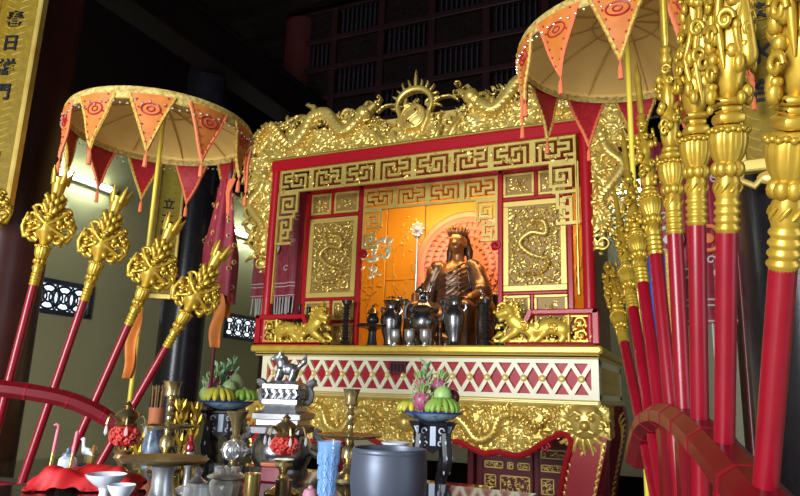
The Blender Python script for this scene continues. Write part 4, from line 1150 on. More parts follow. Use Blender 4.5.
# little silver cups along the front edge
for i, (x, lab) in enumerate(((-2.16, 'leftmost of the three small silver cups on the altar edge'), (-2.035, 'middle of the three small silver cups on the altar edge'), (-1.905, 'rightmost of the three small silver cups on the altar edge'))):
    t0 = thing('silver_cup', lab, 'cup', (x, 4.68, AZ), group='small silver cups on the altar edge')
    b = MB(); b.lathe([(.03, 0), (.032, .008), (.018, .018), (.018, .03), (.036, .055), (.042, .09), (.040, .115), (.046, .13), (.044, .133), (.034, .118), (0, .06)], 22); b.build('bowl', M['silver'], t0)
    b = MB(); b.lathe([(.045, 0), (.05, .004), (.05, .010), (.042, .012)], 22); b.build('saucer', M['silver'], t0)
# two small dark jars behind the left rail
for (x, y, h, lab) in ((-3.10, 4.74, .36, 'small dark bottle behind the left lion rail, nearer the post'), (-3.02, 4.76, .34, 'small dark bottle behind the left lion rail, nearer the carved panel')):
    t0 = thing('bottle', lab, 'bottle', (x, y, AZ), group='bottles behind the left lion rail')
    b = MB(); b.lathe([(.035, 0), (.04, .02), (.04, h*.6), (.03, h*.7), (.016, h*.8), (.016, h*.95), (.02, h), (0, h)], 18); b.build('glass', M['black_lac'], t0)

# ================================================================== PROCESSIONAL LANCES IN THEIR RACKS
def head_meshes(kind, seed):
    """gilded head above the pole: neck, cup, ornament; local z=0 at the top of the red pole"""
    rr = random.Random(seed)
    r = .021
    neck = MB()
    P = [(r*.98, -.01)]
    for i in range(4): z = .0+.02*i; P += [(r*1.02, z), (r*1.22, z+.006), (r*1.22, z+.011), (r*1.02, z+.017)]
    P += [(r*1.05, .082), (r*1.16, .09), (r*1.16, .122), (r*1.05, .13), (r*1.0, .145), (r*.95, .15)]
    neck.lathe(P, 24)
    for i in range(8):
        a = i*PI/4; neck.tube([(r*1.18*math.cos(a), r*1.18*math.sin(a), .095), (r*1.24*math.cos(a+.3), r*1.24*math.sin(a+.3), .106), (r*1.18*math.cos(a+.6), r*1.18*math.sin(a+.6), .118)], [.003, .005, .003], 5)
        neck.sphere((r*1.02*math.cos(a), r*1.02*math.sin(a), .15), .0135, 8, sc=(1, 1, 1.45))
    cup = MB()
    cup.lathe([(r*.95, .155), (r*1.05, .165), (r*1.45, .185), (r*1.62, .205), (r*1.66, .225), (r*1.6, .236)], 48, flute=14, amp=.10)
    for i in range(22):
        a = 2*PI*i/22; cup.sphere((r*1.7*math.cos(a), r*1.7*math.sin(a), .24+.003*(i % 2)), .0068, 6)
    cup.lathe([(r*1.55, .236), (r*1.5, .25), (r*1.1, .255), (0, .255)], 24)
    orn = MB()
    if kind == 'hand':
        # heart-shaped boss with cloud scrolls, a leafy column above and a flaring five-pointed crown
        org(orn, [('e', (-.018, 0, .335), (.044, .026, .042)), ('e', (.018, 0, .345), (.042, .028, .038)), ('c', (0, 0, .31), (0, 0, .262), .045, .02), ('e', (0, -.02, .34), (.03, .022, .03)), ('c', (0, 0, .36), (0, 0, .45), .03, .03)], .007, .015)
        for k in range(22):
            s2 = -1 if k % 2 else 1; x = rr.uniform(-.06, .06); z = rr.uniform(.275, .40); yy = s2*.030*math.sqrt(max(.05, 1-(x/.075)**2)); r0 = rr.uniform(.010, .017)
            orn.tube([(x+r0*math.cos(q*.55)*(1-.05*q), yy, z+r0*math.sin(q*.55)*(1-.05*q)) for q in range(13)], .0058, 6)
        for s in (-1, 1):
            orn.tube(catmull([(s*.075, -.01, .30), (s*.02, -.034, .325), (s*-.03, -.036, .36), (s*-.07, -.02, .41)], 5), [.008]*16, 6)
            for (cx, cz, R, w) in ((.065, .365, .028, .0085), (.075, .315, .026, .0085), (.052, .28, .022, .0085), (.055, .405, .022, .0075), (.088, .345, .017, .0075), (.072, .295, .018, .0075), (.045, .34, .02, .0075)):
                yy = rr.uniform(-.012, .012)
                orn.tube([(s*(cx+R*math.cos(t*.5+rr.random()*.01)*(1-.035*t)), yy+.004*math.sin(t), cz+R*math.sin(t*.5)*(1-.035*t)) for t in range(15)], w, 6)
            orn.tube([(s*.03, 0, .27), (s*.06, 0, .285), (s*.085, 0, .28), (s*.10, 0, .32), (s*.092, 0, .385)], [.014, .013, .011, .010, .005], 6)
        for k in range(26):
            a = rr.uniform(0, 2*PI); z = rr.uniform(.265, .40); R = .05+.02*math.sin((z-.265)*20)
            orn.sphere((R*1.25*math.cos(a), R*.5*math.sin(a), z), rr.uniform(.010, .017), 6)
        for j in range(4):
            for i in range(6):
                a = i*PI/3+j*.5; z = .395+.02*j; R = .027
                orn.tube([(R*math.cos(a), R*math.sin(a), z), (R*1.5*math.cos(a), R*1.5*math.sin(a), z+.016), (R*1.3*math.cos(a), R*1.3*math.sin(a), z+.028)], [.012, .010, .004], 6)
        orn.lathe([(.022, .47), (.024, .49), (.03, .53), (.036, .555), (.03, .55), (0, .53)], 18)
        for i in range(5):
            a = i*2*PI/5+.3; orn.tube([(.028*math.cos(a), .028*math.sin(a), .53), (.036*math.cos(a), .036*math.sin(a), .57), (.046*math.cos(a), .046*math.sin(a), .605)], [.012, .010, .003], 6)
    elif kind == 'figure':
        # stepped pedestal and a robed deity in heavy folds with cloud scrolls
        for (w, z0, z1) in ((.034, .255, .272), (.028, .272, .285), (.036, .285, .297)): orn.bbox(-w, w, -w*.8, w*.8, z0, z1, .004)
        P = [('e', (0, 0, .345), (.04, .032, .06)), ('e', (0, 0, .43), (.036, .028, .07)), ('e', (0, 0, .505), (.028, .024, .03)), ('c', (0, 0, .52), (0, 0, .60), .024, .012),
             ('c', (-.03, -.015, .45), (-.036, -.03, .36), .016, .018), ('c', (.03, -.015, .45), (.036, -.03, .37), .016, .018)]
        org(orn, P, .006, .014)
        for k in range(8):
            a = k*2*PI/8+rr.uniform(-.2, .2); z0 = rr.uniform(.44, .56); z1 = rr.uniform(.31, .38)
            orn.tube(catmull([(.024*math.cos(a), .022*math.sin(a), z0), (.040*math.cos(a+.25), .033*math.sin(a+.25), z0-.05), (.043*math.cos(a-.1), .035*math.sin(a-.1), (z0+z1)/2-.02), (.044*math.cos(a+.3), .036*math.sin(a+.3), z1)], 5), [.003, .005, .006, .007]+[.008]*8+[.008, .007, .005, .002], 8)
        for k in range(46):
            a = rr.uniform(0, 2*PI); z = rr.uniform(.29, .60); R = .046-.05*(z-.3)
            orn.sphere((R*math.cos(a)*1.1, R*.9*math.sin(a), z), rr.uniform(.007, .014), 6, sc=(1, 1, rr.uniform(.7, 1.5)))
        for k in range(30):
            a = rr.uniform(0, 2*PI); z = rr.uniform(.30, .58); R = .050-.05*(z-.3); r0 = rr.uniform(.010, .018); d = Vector((math.cos(a), math.sin(a)*.9, 0)); e = Vector((-math.sin(a), math.cos(a), 0))
            orn.tube([d*(R+.006)+Vector((0, 0, z))+e*r0*math.cos(q*.55)*(1-.05*q)+Vector((0, 0, r0*math.sin(q*.55)*(1-.05*q))) for q in range(13)], .0058*(1), 6)
        for s in (-1, 1):
            for z in (.36, .44, .52): orn.bbox(s*.034-.012, s*.034+.012, -.016, .016, z, z+.022, .006)
        for i in range(5): a = i*2*PI/5; orn.tube([(.014*math.cos(a), .014*math.sin(a), .59), (.022*math.cos(a), .022*math.sin(a), .63), (.008*math.cos(a), .008*math.sin(a), .66)], [.010, .009, .003], 6)
    else:
        # lance: lumps of dragon scrolls round a fluted shaft, then a tapering blade
        for (w, z0, z1) in ((.030, .255, .27), (.024, .27, .285)): orn.lathe([(w, z0), (w*1.15, (z0+z1)/2), (w, z1)], 16)
        org(orn, [('e', (0, 0, .33), (.035, .028, .06)), ('e', (0, 0, .42), (.026, .022, .05)), ('c', (0, 0, .46), (0, 0, .52), .018, .016)], .006, .012)
        for k in range(30):
            a = rr.uniform(0, 2*PI); z = rr.uniform(.285, .47); R = .040-.06*(z-.285)
            orn.sphere((R*math.cos(a), R*.85*math.sin(a), z), rr.uniform(.008, .014), 6)
        for k in range(16):
            a = rr.uniform(0, 2*PI); z = rr.uniform(.29, .47); R = .043-.06*(z-.285); r0 = rr.uniform(.009, .015); d = Vector((math.cos(a), math.sin(a)*.9, 0)); e = Vector((-math.sin(a), math.cos(a), 0))
            orn.tube([d*(R+.006)+Vector((0, 0, z))+e*r0*math.cos(q*.55)*(1-.05*q)+Vector((0, 0, r0*math.sin(q*.55)*(1-.05*q))) for q in range(13)], .005, 6)
        orn.lathe([(.014, .49), (.022, .505), (.014, .52), (.02, .53), (.014, .54)], 12)
        orn.lathe([(.013, .54), (.019, .56), (.018, .66), (.021, .675), (.014, .70), (.003, .765), (0, .77)], 8, sx=1.0, sy=.7)
    for mb in (neck, cup):
        mb.v = [np.stack([v[:, 0], v[:, 1], np.where(v[:, 2] > 0, v[:, 2]*.70, v[:, 2])], 1) for v in mb.v]
    cup.v = [v*np.array([.84, .84, 1]) for v in cup.v]; neck.v = [v*np.array([.80, .80, 1]) for v in neck.v]
    k_ = 1.0 if kind == 'hand' else .76
    orn.v = [(v-np.array([0, 0, .075]))*np.array([k_, k_, 1]) for v in orn.v]
    return neck, cup, orn
POLE = 1.42
def make_lance(kind, seed, name, label, mtx, group, sc_r=1.0):
    t = thing(name, label, 'ceremonial lance', group=group, mtx=mtx)
    b = MB(); b.lathe([(.0165, 0), (.0172, .01), (.0172, POLE-.01), (.017, POLE)], 28); b.build('pole', M['red_pole'], t)
    n, c, o = head_meshes(kind, seed)
    up = T(0, 0, POLE)
    for mb, nm in ((n, 'neck'), (c, 'cup'), (o, 'finial')):
        mb.v = [v+np.array([0, 0, POLE]) for v in mb.v]; mb.build(nm, M['gold_head'], t, smooth=75)
    return t
def pose(base, neck, along, sc):
    z = (Vector(neck)-Vector(base)).normalized()
    x = (Vector(along)-z*Vector(along).dot(z)).normalized(); y = z.cross(x)
    o = Vector(neck)-z*POLE*sc
    m = Matrix.Identity(4)
    for i in range(3): m[i][0], m[i][1], m[i][2], m[i][3] = x[i]*sc, y[i]*sc, z[i]*sc, o[i]
    return m
EYE = 1.5
def fan_point(A, u, s, z): return (A[0]+u[0]*s, A[1]+u[1]*s, z)
# right rack, running away from the camera
RA = (0.08, 1.10); RB = (-0.33, 2.90)
ru = Vector((RB[0]-RA[0], RB[1]-RA[1], 0)).normalized()
right = [((.017, 1.374), (-.131, 1.677)), ((.223, 1.388), (.101, 1.784)), ((.381, 1.438), (.296, 1.847)), ((.515, 1.47), (.500, 1.878)), ((.644, 1.482), (.744, 1.881)), ((.800, 1.479), (.973, 1.842)), ((.950, 1.449), (1.19, 1.795)), ((1.09, 1.40), (1.43, 1.70))]
kinds = ['figure', 'figure', 'figure2', 'lance', 'lance', 'lance2', 'lance', 'figure']
lab = ['nearest red lance with a robed gilt finial, cut off by the right edge', 'second nearest red lance in the right rack, topped with a stepped gilt figure', 'third nearest red lance in the right rack, with a gilt figure and scrolls',
       'fourth nearest red lance in the right rack, with a gilt blade', 'fifth red lance from the front of the right rack, with a gilt blade', 'sixth red lance from the front of the right rack, with a gilt blade',
       'seventh red lance from the front of the right rack, leaning towards the altar', 'farthest red lance in the right rack, leaning out beside the altar end']
protos = {}
for i, ((sb, zb), (sn, zn)) in enumerate(right):
    m = pose(fan_point(RA, ru, sb, zb), fan_point(RA, ru, sn, zn), ru, 1.0)
    kd = kinds[i]
    if kd not in protos: protos[kd] = make_lance(kd.rstrip('2'), {'figure': 3, 'figure2': 8, 'lance': 5, 'lance2': 6}[kd], 'ceremonial_lance', lab[i], m, 'lances in the right rack')
    else: copy_thing(protos[kd], m, lab[i], 'lances in the right rack')
# left rack
def sl(p): return (p[0]*.9, p[1]*.9, EYE+(p[2]-EYE)*.9)
LA = (-2.68*.9, 1.884*.9); lu = Vector((.7563, .6542, 0))
left = [((-.12, 1.455), (-.165, 1.955)), ((.012, 1.446), (.052, 1.905)), ((.182, 1.41), (.262, 1.852)), ((.347, 1.372), (.458, 1.755)), ((.478, 1.312), (.630, 1.665))]
lab = ['gilt lance head cut off by the left edge, in front of the dark column', 'leftmost whole red lance of the left rack, its head before the fluorescent lamp', 'red lance of the left rack with its gilt head between window and parasol pole', 'red lance of the left rack with its gilt head before the narrow board', 'most tilted red lance of the left rack, its head beside the maroon flag']
pr = None
for i, ((sb, zb), (sn, zn)) in enumerate(left):
    f = lambda s, z: fan_point(LA, lu, s*.9, EYE+(z-EYE)*.9)
    m = pose(f(sb, zb), f(sn, zn), lu, .93)
    if pr is None: pr = make_lance('hand', 2, 'ceremonial_lance', lab[i], m, 'lances in the left rack')
    else: copy_thing(pr, m, lab[i], 'lances in the left rack')
def rack(label, A, u, arch, bands, w, h, foot_s):
    t = thing('lance_rack', label, 'rack', (A[0], A[1], 0), math.atan2(u[1], u[0]))
    P = catmull([(s, 0, z) for s, z in arch], 10)
    b = MB(); b.tube(P, 1.0, 8, sq=(h/2*1.08, w/2*1.08), up=(0, 0, 1)); b.build('arch_beam', M['red_rack'], t)
    for (s, z, dz) in bands:
        b = MB(); d = np.array([1, 0, dz]); d /= np.linalg.norm(d); c = np.array([s, 0, z])
        b.tube([c-d*.004, c+d*.004], 1.0, 8, sq=(h/2*1.13, w/2*1.13), up=(0, 0, 1)); b.build('band', M['red_pole'], t)
    b = MB(); b.bbox(foot_s[0]-.35, foot_s[1]+.35, -.05, .05, .30, .40, .012); b.build('lower_beam', M['red_rack'], t)
    for s in foot_s:
        z = float(np.interp(s, [p[0] for p in arch], [p[1] for p in arch]))
        b = MB(); b.bbox(s-.03, s+.03, -.03, .03, 0.0, z-.02, .008); b.build('post', M['red_rack'], t)
        b = MB(); b.bbox(s-.04, s+.04, -.22, .22, 0, .06, .012); b.build('foot', M['red_rack'], t)
    return t
arch = [(-.16, 1.27), (-.02, 1.345), (.13, 1.385), (.3, 1.425), (.45, 1.45), (.62, 1.465), (.78, 1.462), (.92, 1.445), (1.03, 1.415), (1.12, 1.37), (1.19, 1.32)]
rk = rack('red arched rack holding the lances at right', RA, ru, arch, [(.10, 1.378, .28), (.30, 1.425, .2), (.45, 1.45, .14), (.575, 1.463, .05), (.72, 1.465, -.05), (.875, 1.452, -.15), (1.02, 1.418, -.35)], .085, .062, (.46, .66))
archL = [(-1.0, 1.28), (-.85, 1.35), (-.6, 1.42), (-.4, 1.452), (-.2, 1.466), (0, 1.460), (.219, 1.430), (.35, 1.385), (.44, 1.335), (.50, 1.29)]
archL = [(s*.9, EYE+(z-EYE)*.9) for s, z in archL]
rack('red arched rack holding the lances at left, behind the offering table', LA, lu, archL, [(s*.9, EYE+(z-EYE)*.9, d) for s, z, d in ((-.3, 1.462, .04), (.09, 1.45, -.12), (.26, 1.418, -.3), (.40, 1.36, -.5))], .074, .062, (-.62, -.36))

# ================================================================== PARASOLS
def parasol(cx, cy, zr, R, n, a0, label, z0=0.0, br=.16):
    t = thing('ceremonial_parasol', label, 'parasol', (cx, cy, z0)); zr -= z0
    b = MB(); H = .15
    prof = [(R, 0), (R*.995, .012), (R*.8, .055), (R*.55, .095), (R*.3, .125), (R*.1, .145), (0.02, .155), (0.02, .19), (0, .195)]
    b.lathe(prof, 60, T(0, 0, zr), cap=False)
    b.build('canopy', M['canopy'], t)
    b = MB(); b.lathe([(R*.985, -.035), (R*.98, .0), (R*.79, .045), (R*.54, .085), (R*.3, .115), (R*.04, .135)], 60, T(0, 0, zr), cap=False); b.build('lining', M['canopy_in'], t)
    b = MB(); b.lathe([(R*1.0, -.045), (R*1.012, -.04), (R*1.015, .0), (R*1.0, .016), (R*.985, .014), (R*.98, -.03), (R*.985, -.045)], 72, T(0, 0, zr), cap=False); b.build('valance', M['lace'], t)
    rb = MB()
    for i in range(10):
        a = 2*PI*i/10+.2; ca, sa = math.cos(a), math.sin(a)
        rb.tube([(r*R*ca, r*R*sa, zr+z) for r, z in ((.97, -.005), (.79, .038), (.54, .078), (.3, .108), (.05, .128))], .004, 5)
    rb.tube([(.3*R*math.cos(i*PI/18), .3*R*math.sin(i*PI/18), zr+.107) for i in range(36)], .004, 5, closed=True)
    rb.build('ribs', M['canopy'], t)
    b = MB(); b.lathe([(.0115, .02), (.0115, zr+.13)], 16); b.build('pole', M['yellow_pole'], t)
    b = MB(); b.lathe([(br, 0), (br, .03), (br*.4, .06), (.02, .09), (.02, .2)], 24); b.build('base', M['black_lac'], t)
    sq = MB(); rr = random.Random(3)
    for i in range(90):
        a = 2*PI*i/90; sq.sphere((R*1.02*math.cos(a), R*1.02*math.sin(a), zr-.055-.02*rr.random()), .0058*(1), 6)
    sq.build('sequin_fringe', M['bead'], t)
    to = math.atan2(-cy, -cx)
    for i in range(n):
        a = to+a0+2*PI*i/n; ca, sa = math.cos(a), math.sin(a)
        W = R*.215; L = R*.56
        def P3(u, v, off, sw=0.0):     # u across -1..1, v down 0..1
            w = W*(1-v)*u
            aa = a+w/R
            rad = R*1.012+off-.02*v + .012*math.sin(v*5+i)*v
            return (rad*math.cos(aa), rad*math.sin(aa), zr-.02-L*v)
        b = MB()
        b.grid(lambda u, v: P3(2*u-1, v*.999, .004), 8, 12); f = b.build('pennant', M['orange'], t)
        b = MB(); b.grid(lambda u, v: P3(1-2*u, v*.999, -.002), 8, 12); b.build('lining', M['velvet'], f)
        b = MB()
        for s in (-1, 1):
            Q = [P3(s, v, .001) for v in np.linspace(0, 1, 22)]
            b.tube([(q[0], q[1], q[2]+.003*(k % 2)) for k, q in enumerate(Q)], [.007+.003*(k % 2) for k in range(22)], 6)
        b.build('braid', M['yellow_trim'] if i % 2 == 0 else M['orange_trim'], f)
        b = MB(); b.tube([P3(.40*math.cos(k*PI/10)/(1-(.30+.10*math.sin(k*PI/10))), .28+.105*math.sin(k*PI/10), .007) for k in range(20)], .0035, 5, closed=True)
        b.tube([P3(.16*math.cos(k*PI/5)/.7, .28+.045*math.sin(k*PI/5), .007) for k in range(10)], .003, 5, closed=True)
        for k in range(12): b.sphere(P3((-1)**k*.72, .04+.075*k, .008), .004, 5)
        b.build('emblem', M['velvet'], f)
        b = MB(); tip = P3(0, 1, .0)
        b.sphere(tip, .008, 8); b.tube([tip, (tip[0], tip[1], tip[2]-.02)], .003, 5)
        b.lathe([(.004, 0), (.009, -.012), (.011, -.06), (.007, -.062), (0, -.06)][::-1], 8, T(tip[0], tip[1], tip[2]-.02)); b.build('tassel', M['orange_trim'], f)
    return t
parasol(-2.471, 2.377, 2.80, .455, 11, -.13, 'yellow ceremonial parasol with orange and red pennants at left', 1.02, .055)
parasol(-0.205, 2.80, 3.03, .475, 12, -.06, 'yellow ceremonial parasol over the lances, top right')

# ================================================================== BANNERS AND FLAGS
def cloth_strip(fn, nu, nv, thick=.004):
    b = MB(); b.grid(fn, nu, nv, thick=thick); return b
# furled maroon flag with an orange tail, on a thin dark red pole between the left lances and the altar
t = thing('furled_flag', 'furled maroon flag with gold embroidery and an orange tail on a thin pole', 'flag', (-2.235, 2.66, 1.02))
b = MB(); b.lathe([(.009, 0), (.009, 1.58), (.014, 1.60), (.004, 1.68), (0, 1.69)], 10); b.build('pole', M['flagred'], t)
b = MB(); b.lathe([(.05, 0), (.05, .02), (.02, .04), (.012, .08)], 16); b.build('foot', M['black_lac'], t)
rr = random.Random(2)
def flagfn(u, v):
    a = 2*PI*u; z = 1.56-.62*v
    R = (.022+.050*min(1, v*1.6))*(1+.22*math.cos(5*a+v*3)+.1*math.cos(3*a-v*4))
    return (-.01+.02*v+R*math.cos(a)*1.25, -.02+R*math.sin(a)*.7, z-.05*math.sin(a+1)*v)
b = cloth_strip(flagfn, 48, 20, .003); fl = b.build('cloth', M['banner'], t, smooth=80)
b = MB()
for k in range(40):
    u = rr.random(); v = rr.uniform(.12, .95); p = Vector(flagfn(u, v)); c = Vector(flagfn(u+.5, v)); d = (p-c); d.z = 0; d.normalize()
    q = p+d*.006; e = Vector((-d.y, d.x, 0)); r = .016
    b.tube([q+e*r*math.cos(w*.55)*(1-w*.06)+Vector((0, 0, r*math.sin(w*.55)*(1-w*.06))) for w in range(11)], .0032, 5)
b.build('embroidery', M['emb'], fl)
b = MB()
for (dx, dy, z1, w, ph) in ((.02, -.03, 1.69, .045, 0), (.055, -.01, 1.84, .03, 1.2)):
    def tf(u, v, dx=dx, dy=dy, z1=z1, w=w, ph=ph):
        return (dx+w*(u-.5)*2*(1-.55*v*v)+.012*math.sin(v*7+ph), dy+.018*math.sin(u*5+v*4+ph), (1.99-(1.99-z1)*v-1.02)+.06*abs(u-.5)*(v-1))
    b.grid(tf, 10, 20, thick=.003)
b.build('tail', M['orange'], t, smooth=80)
b = MB()
for k in range(6):
    b.tube([(.0+.01*k, -.02, 1.56), (.01*k-.02, -.035, 1.48), (.012*k-.02, -.03, 1.38-.03*(k % 3))], .006, 6)
b.build('cords', M['orange_trim'], t)
# orange ribbon hanging under the third lance
t = thing('orange_ribbon', 'crumpled orange ribbon hanging behind the left lances', 'ribbon', (-2.18, 2.07, 1.52))
b = MB()
b.grid(lambda u, v: (.03*(u-.5)*2*(.5+.8*v)*(1.15-v*.6)+.012*math.sin(v*9), .016*math.sin(u*6+v*5), .33*(1-v)), 10, 18, thick=.003); b.build('cloth', M['orange'], t, smooth=80)
b = MB(); b.tube([(0, 0, .33), (.01, .02, .40), (.03, .10, .44)], .004, 6); b.build('tie', M['orange_trim'], t)
def hanging(x, y, z0, z1, w, label, fringe=.16, ring=True, rz=0):
    t = thing('hanging_banner', label, 'banner', (x, y, z0), rz)
    H = z1-z0
    if z1 < 3.5:
        b = MB(); b.lathe([(.13, -z0), (.13, -z0+.03), (.02, -z0+.06), (.013, -z0+.1), (.013, H+.02), (0, H+.03)], 14, T(w/2+.03, .05, 0)); b.build('stand', M['flagred'], t)
    f = lambda u, v: ((u-.5)*w, .02*math.sin(u*19)+.01*math.sin(u*41), H*v)
    b = MB(); b.grid(f, 40, 8, thick=.004); c = b.build('cloth', M['banner'], t, smooth=80)
    b = MB(); rr = random.Random(4)
    for v in (.02, .10, .13): b.tube([(p[0], p[1]-.008, p[2]) for p in [f(u, v) for u in np.linspace(0, 1, 40)]], .006, 5)
    for k in range(int(w*26)):
        u, v = rr.uniform(.06, .94), rr.uniform(.2, .9); p = f(u, v); r = rr.uniform(.02, .04)
        b.tube([(p[0]+r*math.cos(q*.55)*(1-.06*q), p[1]-.012, p[2]+r*math.sin(q*.55)*(1-.06*q)) for q in range(12)], .005, 5)
    b.build('embroidery', M['pale_emb'], c)
    if ring:
        for u in (.3, .75):
            b = MB(); p = f(u, .45); b.tube([(p[0]+.07*math.cos(q*PI/12), p[1]-.02, p[2]+.07*math.sin(q*PI/12)) for q in range(24)], .013, 6, closed=True)
            b.sphere((p[0], p[1]-.015, p[2]), .03, 10, sc=(1, .3, 1)); b.build('medallion', M['orange_trim'] if u > .5 else M['pale_emb'], c)
    b = MB()
    for k in range(int(w/.035)):
        p = f((k+.5)/int(w/.035), 0); b.tube([(p[0], p[1], .01), (p[0]+rr.uniform(-.01, .01), p[1], -fringe*rr.uniform(.8, 1))], .007, 5)
    b.build('fringe', M['pale_emb'] if rz == 0 else M['emb'], t)
    b = MB(); b.tube([(-w/2-.04, .0, H+.01), (w/2+.04, 0, H+.01)], .014, 8); b.build('rod', M['darkwood'], t)
    return t
hanging(-3.86, 5.62, 2.42, 3.60, .88, 'maroon embroidered banner with pale fringe behind the left wing of the shrine', .2)
hanging(-0.02, 3.95, 1.92, 3.0, .46, 'maroon banner with an orange medallion hanging behind the lances at right', .2)

# ================================================================== OFFERING TABLES
TZ = 1.20
t = thing('offering_table', 'dark glass-topped offering table in the foreground crowded with vessels', 'table', (-1.15, 1.58, 0))
b = MB(); b.bbox(-.70, .66, -.70, .62, TZ-.02, TZ, .005); b.build('glass_top', M['glass_top'], t)
b = MB(); b.bbox(-.68, .64, -.68, .60, TZ-.12, TZ-.02, .01); b.build('apron', M['red_dark'], t)
for x in (-.63, .59):
    for y in (-.63, .55):
        b = MB(); b.bbox(x-.04, x+.04, y-.04, y+.04, 0, TZ-.12, .008); b.build('leg', M['red_dark'], t)
RZ = 1.02
t = thing('rear_offering_table', 'lower dark glass-topped table between the offering table and the altar', 'table', (-2.42, 2.98, 0))
b = MB(); b.bbox(-1.38, 1.38, -.66, .66, RZ-.02, RZ, .005); b.build('glass_top', M['glass_top'], t)
b = MB(); b.bbox(-1.36, 1.36, -.64, .64, RZ-.14, RZ-.02, .01); b.build('apron', M['red_dark'], t)
for x in (-1.28, 1.28):
    for y in (-.56, .56):
        b = MB(); b.bbox(x-.05, x+.05, y-.05, y+.05, 0, RZ-.14, .008); b.build('leg', M['red_dark'], t)

# ================================================================== FRUIT STANDS
def fruit_stand(x, y, h, rz, label):
    t = thing('fruit_stand', label, 'stand', (x, y, RZ), rz, group='pearl inlaid fruit stands')
    w = .090
    b = MB(); b.bbox(-w*.8, w*.8, -w*.8, w*.8, h-.02, h, .005); b.build('top', M['black_lac'], t)
    for k in range(4):
        mt = rotz(k*PI/2)
        b = MB()
        b.prism([(-w*1.22, h-.002), (-w*1.0, h-.035), (-w*.80, h-.075), (-w*.66, h-.125), (-w*.40, h-.115), (-w*.16, h-.13), (0, h-.14), (w*.16, h-.13), (w*.40, h-.115), (w*.66, h-.125), (w*.80, h-.075), (w*1.0, h-.035), (w*1.22, h-.002)][::-1], -w*.74, -w*.64, mt)
        ap = b.build('apron', M['black_lac'], t)
        b = MB()
        b.bbox(-.013, .013, -w*.76-.001, -w*.74, h-.105, h-.02, .002, mt)
        for s in (-1, 1):
            for (px, pz, r) in ((.040, h-.04, .012), (.046, h-.072, .011), (.034, h-.095, .009), (.070, h-.028, .008)):
                b.tube([(s*px+r*math.cos(q*.6), -w*.745, pz+r*math.sin(q*.6)) for q in range(9)], .0034, 5, mt)
            b.tube([(s*.085, -w*.745, h-.018), (s*.060, -w*.745, h-.08)], .003, 5, mt)
        b.build('pearl_inlay', M['pearl'], ap)
        mt2 = rotz(k*PI/2+PI/4)
        b = MB(); z = h-.10
        LP = catmull([(w*.90, 0, z+.05), (w*.98, 0, z*.90), (w*1.02, 0, z*.72), (w*.82, 0, z*.50), (w*.66, 0, z*.30), (w*.78, 0, z*.12), (w*1.12, 0, .018), (w*1.28, 0, .022)], 6)
        LR = [.026]*12+[.027]*6+[.022]*8+[.018]*10+[.017]*7
        b.tube(LP, LR[:len(LP)], 8, mt2)
        lg = b.build('leg', M['black_lac'], t)
        b = MB()
        for q in range(3, len(LP)-8, 7):
            for sd in (-1, 1): p = LP[q]; b.sphere((p[0]+LR[q]*.62, p[1]+sd*LR[q]*.72, p[2]), .0055, 6, mt2, sc=(.8, .8, 1.8))
        b.build('leg_inlay', M['pearl'], lg)
    return t
HS = .365
fruit_stand(-2.207, 2.755, HS, .43, 'black pearl-inlaid stand under the fruit dish at left')
fruit_stand(-1.145, 2.93, HS-.01, .43, 'black pearl-inlaid stand under the fruit dish in the middle')
def dish(x, y, z, r, label, lift=.036):
    t = thing('fruit_dish', label, 'dish', (x, y, z), group='blue fruit dishes')
    b = MB(); b.lathe([(r*.45, 0), (r*.5, .004), (r*.75, .014), (r, lift), (r*1.02, lift+.006), (r*.97, lift+.006), (r*.72, .02), (0, .012)], 40); b.build('body', M['bw_plate'], t)
    b = MB(); b.tube([(r*1.015*math.cos(q*PI/24), r*1.015*math.sin(q*PI/24), lift+.004) for q in range(48)], .004, 5, closed=True); b.build('rim', M['navy'], t)
ZL = RZ+HS; ZR = RZ+HS-.01
dish(-2.207, 2.755, ZL, .135, 'blue glazed dish of fruit on the left stand')
dish(-1.145, 2.93, ZR, .135, 'blue glazed dish of fruit on the middle stand')

VIEW = Vector((-.56, .83, 0)); 
def local_axes(x, y):      # right / away directions as seen from the hall
    d = Vector((x, y, 0)).normalized(); return Vector((d.y, -d.x, 0)), d
def bananas(cx, cy, cz, n, spread, L, r, m, label, a0=0.0, tilt=.9):
    """a hand of bananas fanned out towards the viewer"""
    rt, aw = local_axes(cx, cy)
    t = thing('banana_hand', label, 'bananas', (cx, cy, cz))
    for i in range(n):
        f = (i-(n-1)/2)/max(1, (n-1)/2)
        d = (rt*math.sin(f*spread+a0)-aw*math.cos(f*spread+a0)*.55).normalized()
        b = MB(); P = []; R = []
        for q in range(9):
            v = q/8
            P.append(Vector((0, 0, L*.62))+d*(L*.62*math.sin(v*1.5))-Vector((0, 0, 1))*(L*.62*(1-math.cos(v*1.5))*tilt)+rt*f*.012)
            R.append(r*(.35+.65*math.sin(PI*min(1, .15+v*.72)))*(1 if v < .9 else .55))
        b.tube(P, R, 8); b.build('banana', M[m], t, smooth=60)
    b = MB(); b.tube([(0, 0, L*.58), aw*.015+Vector((0, 0, L*.78))], [r*1.2, r*.7], 8); b.build('stem', M['leaf'], t)
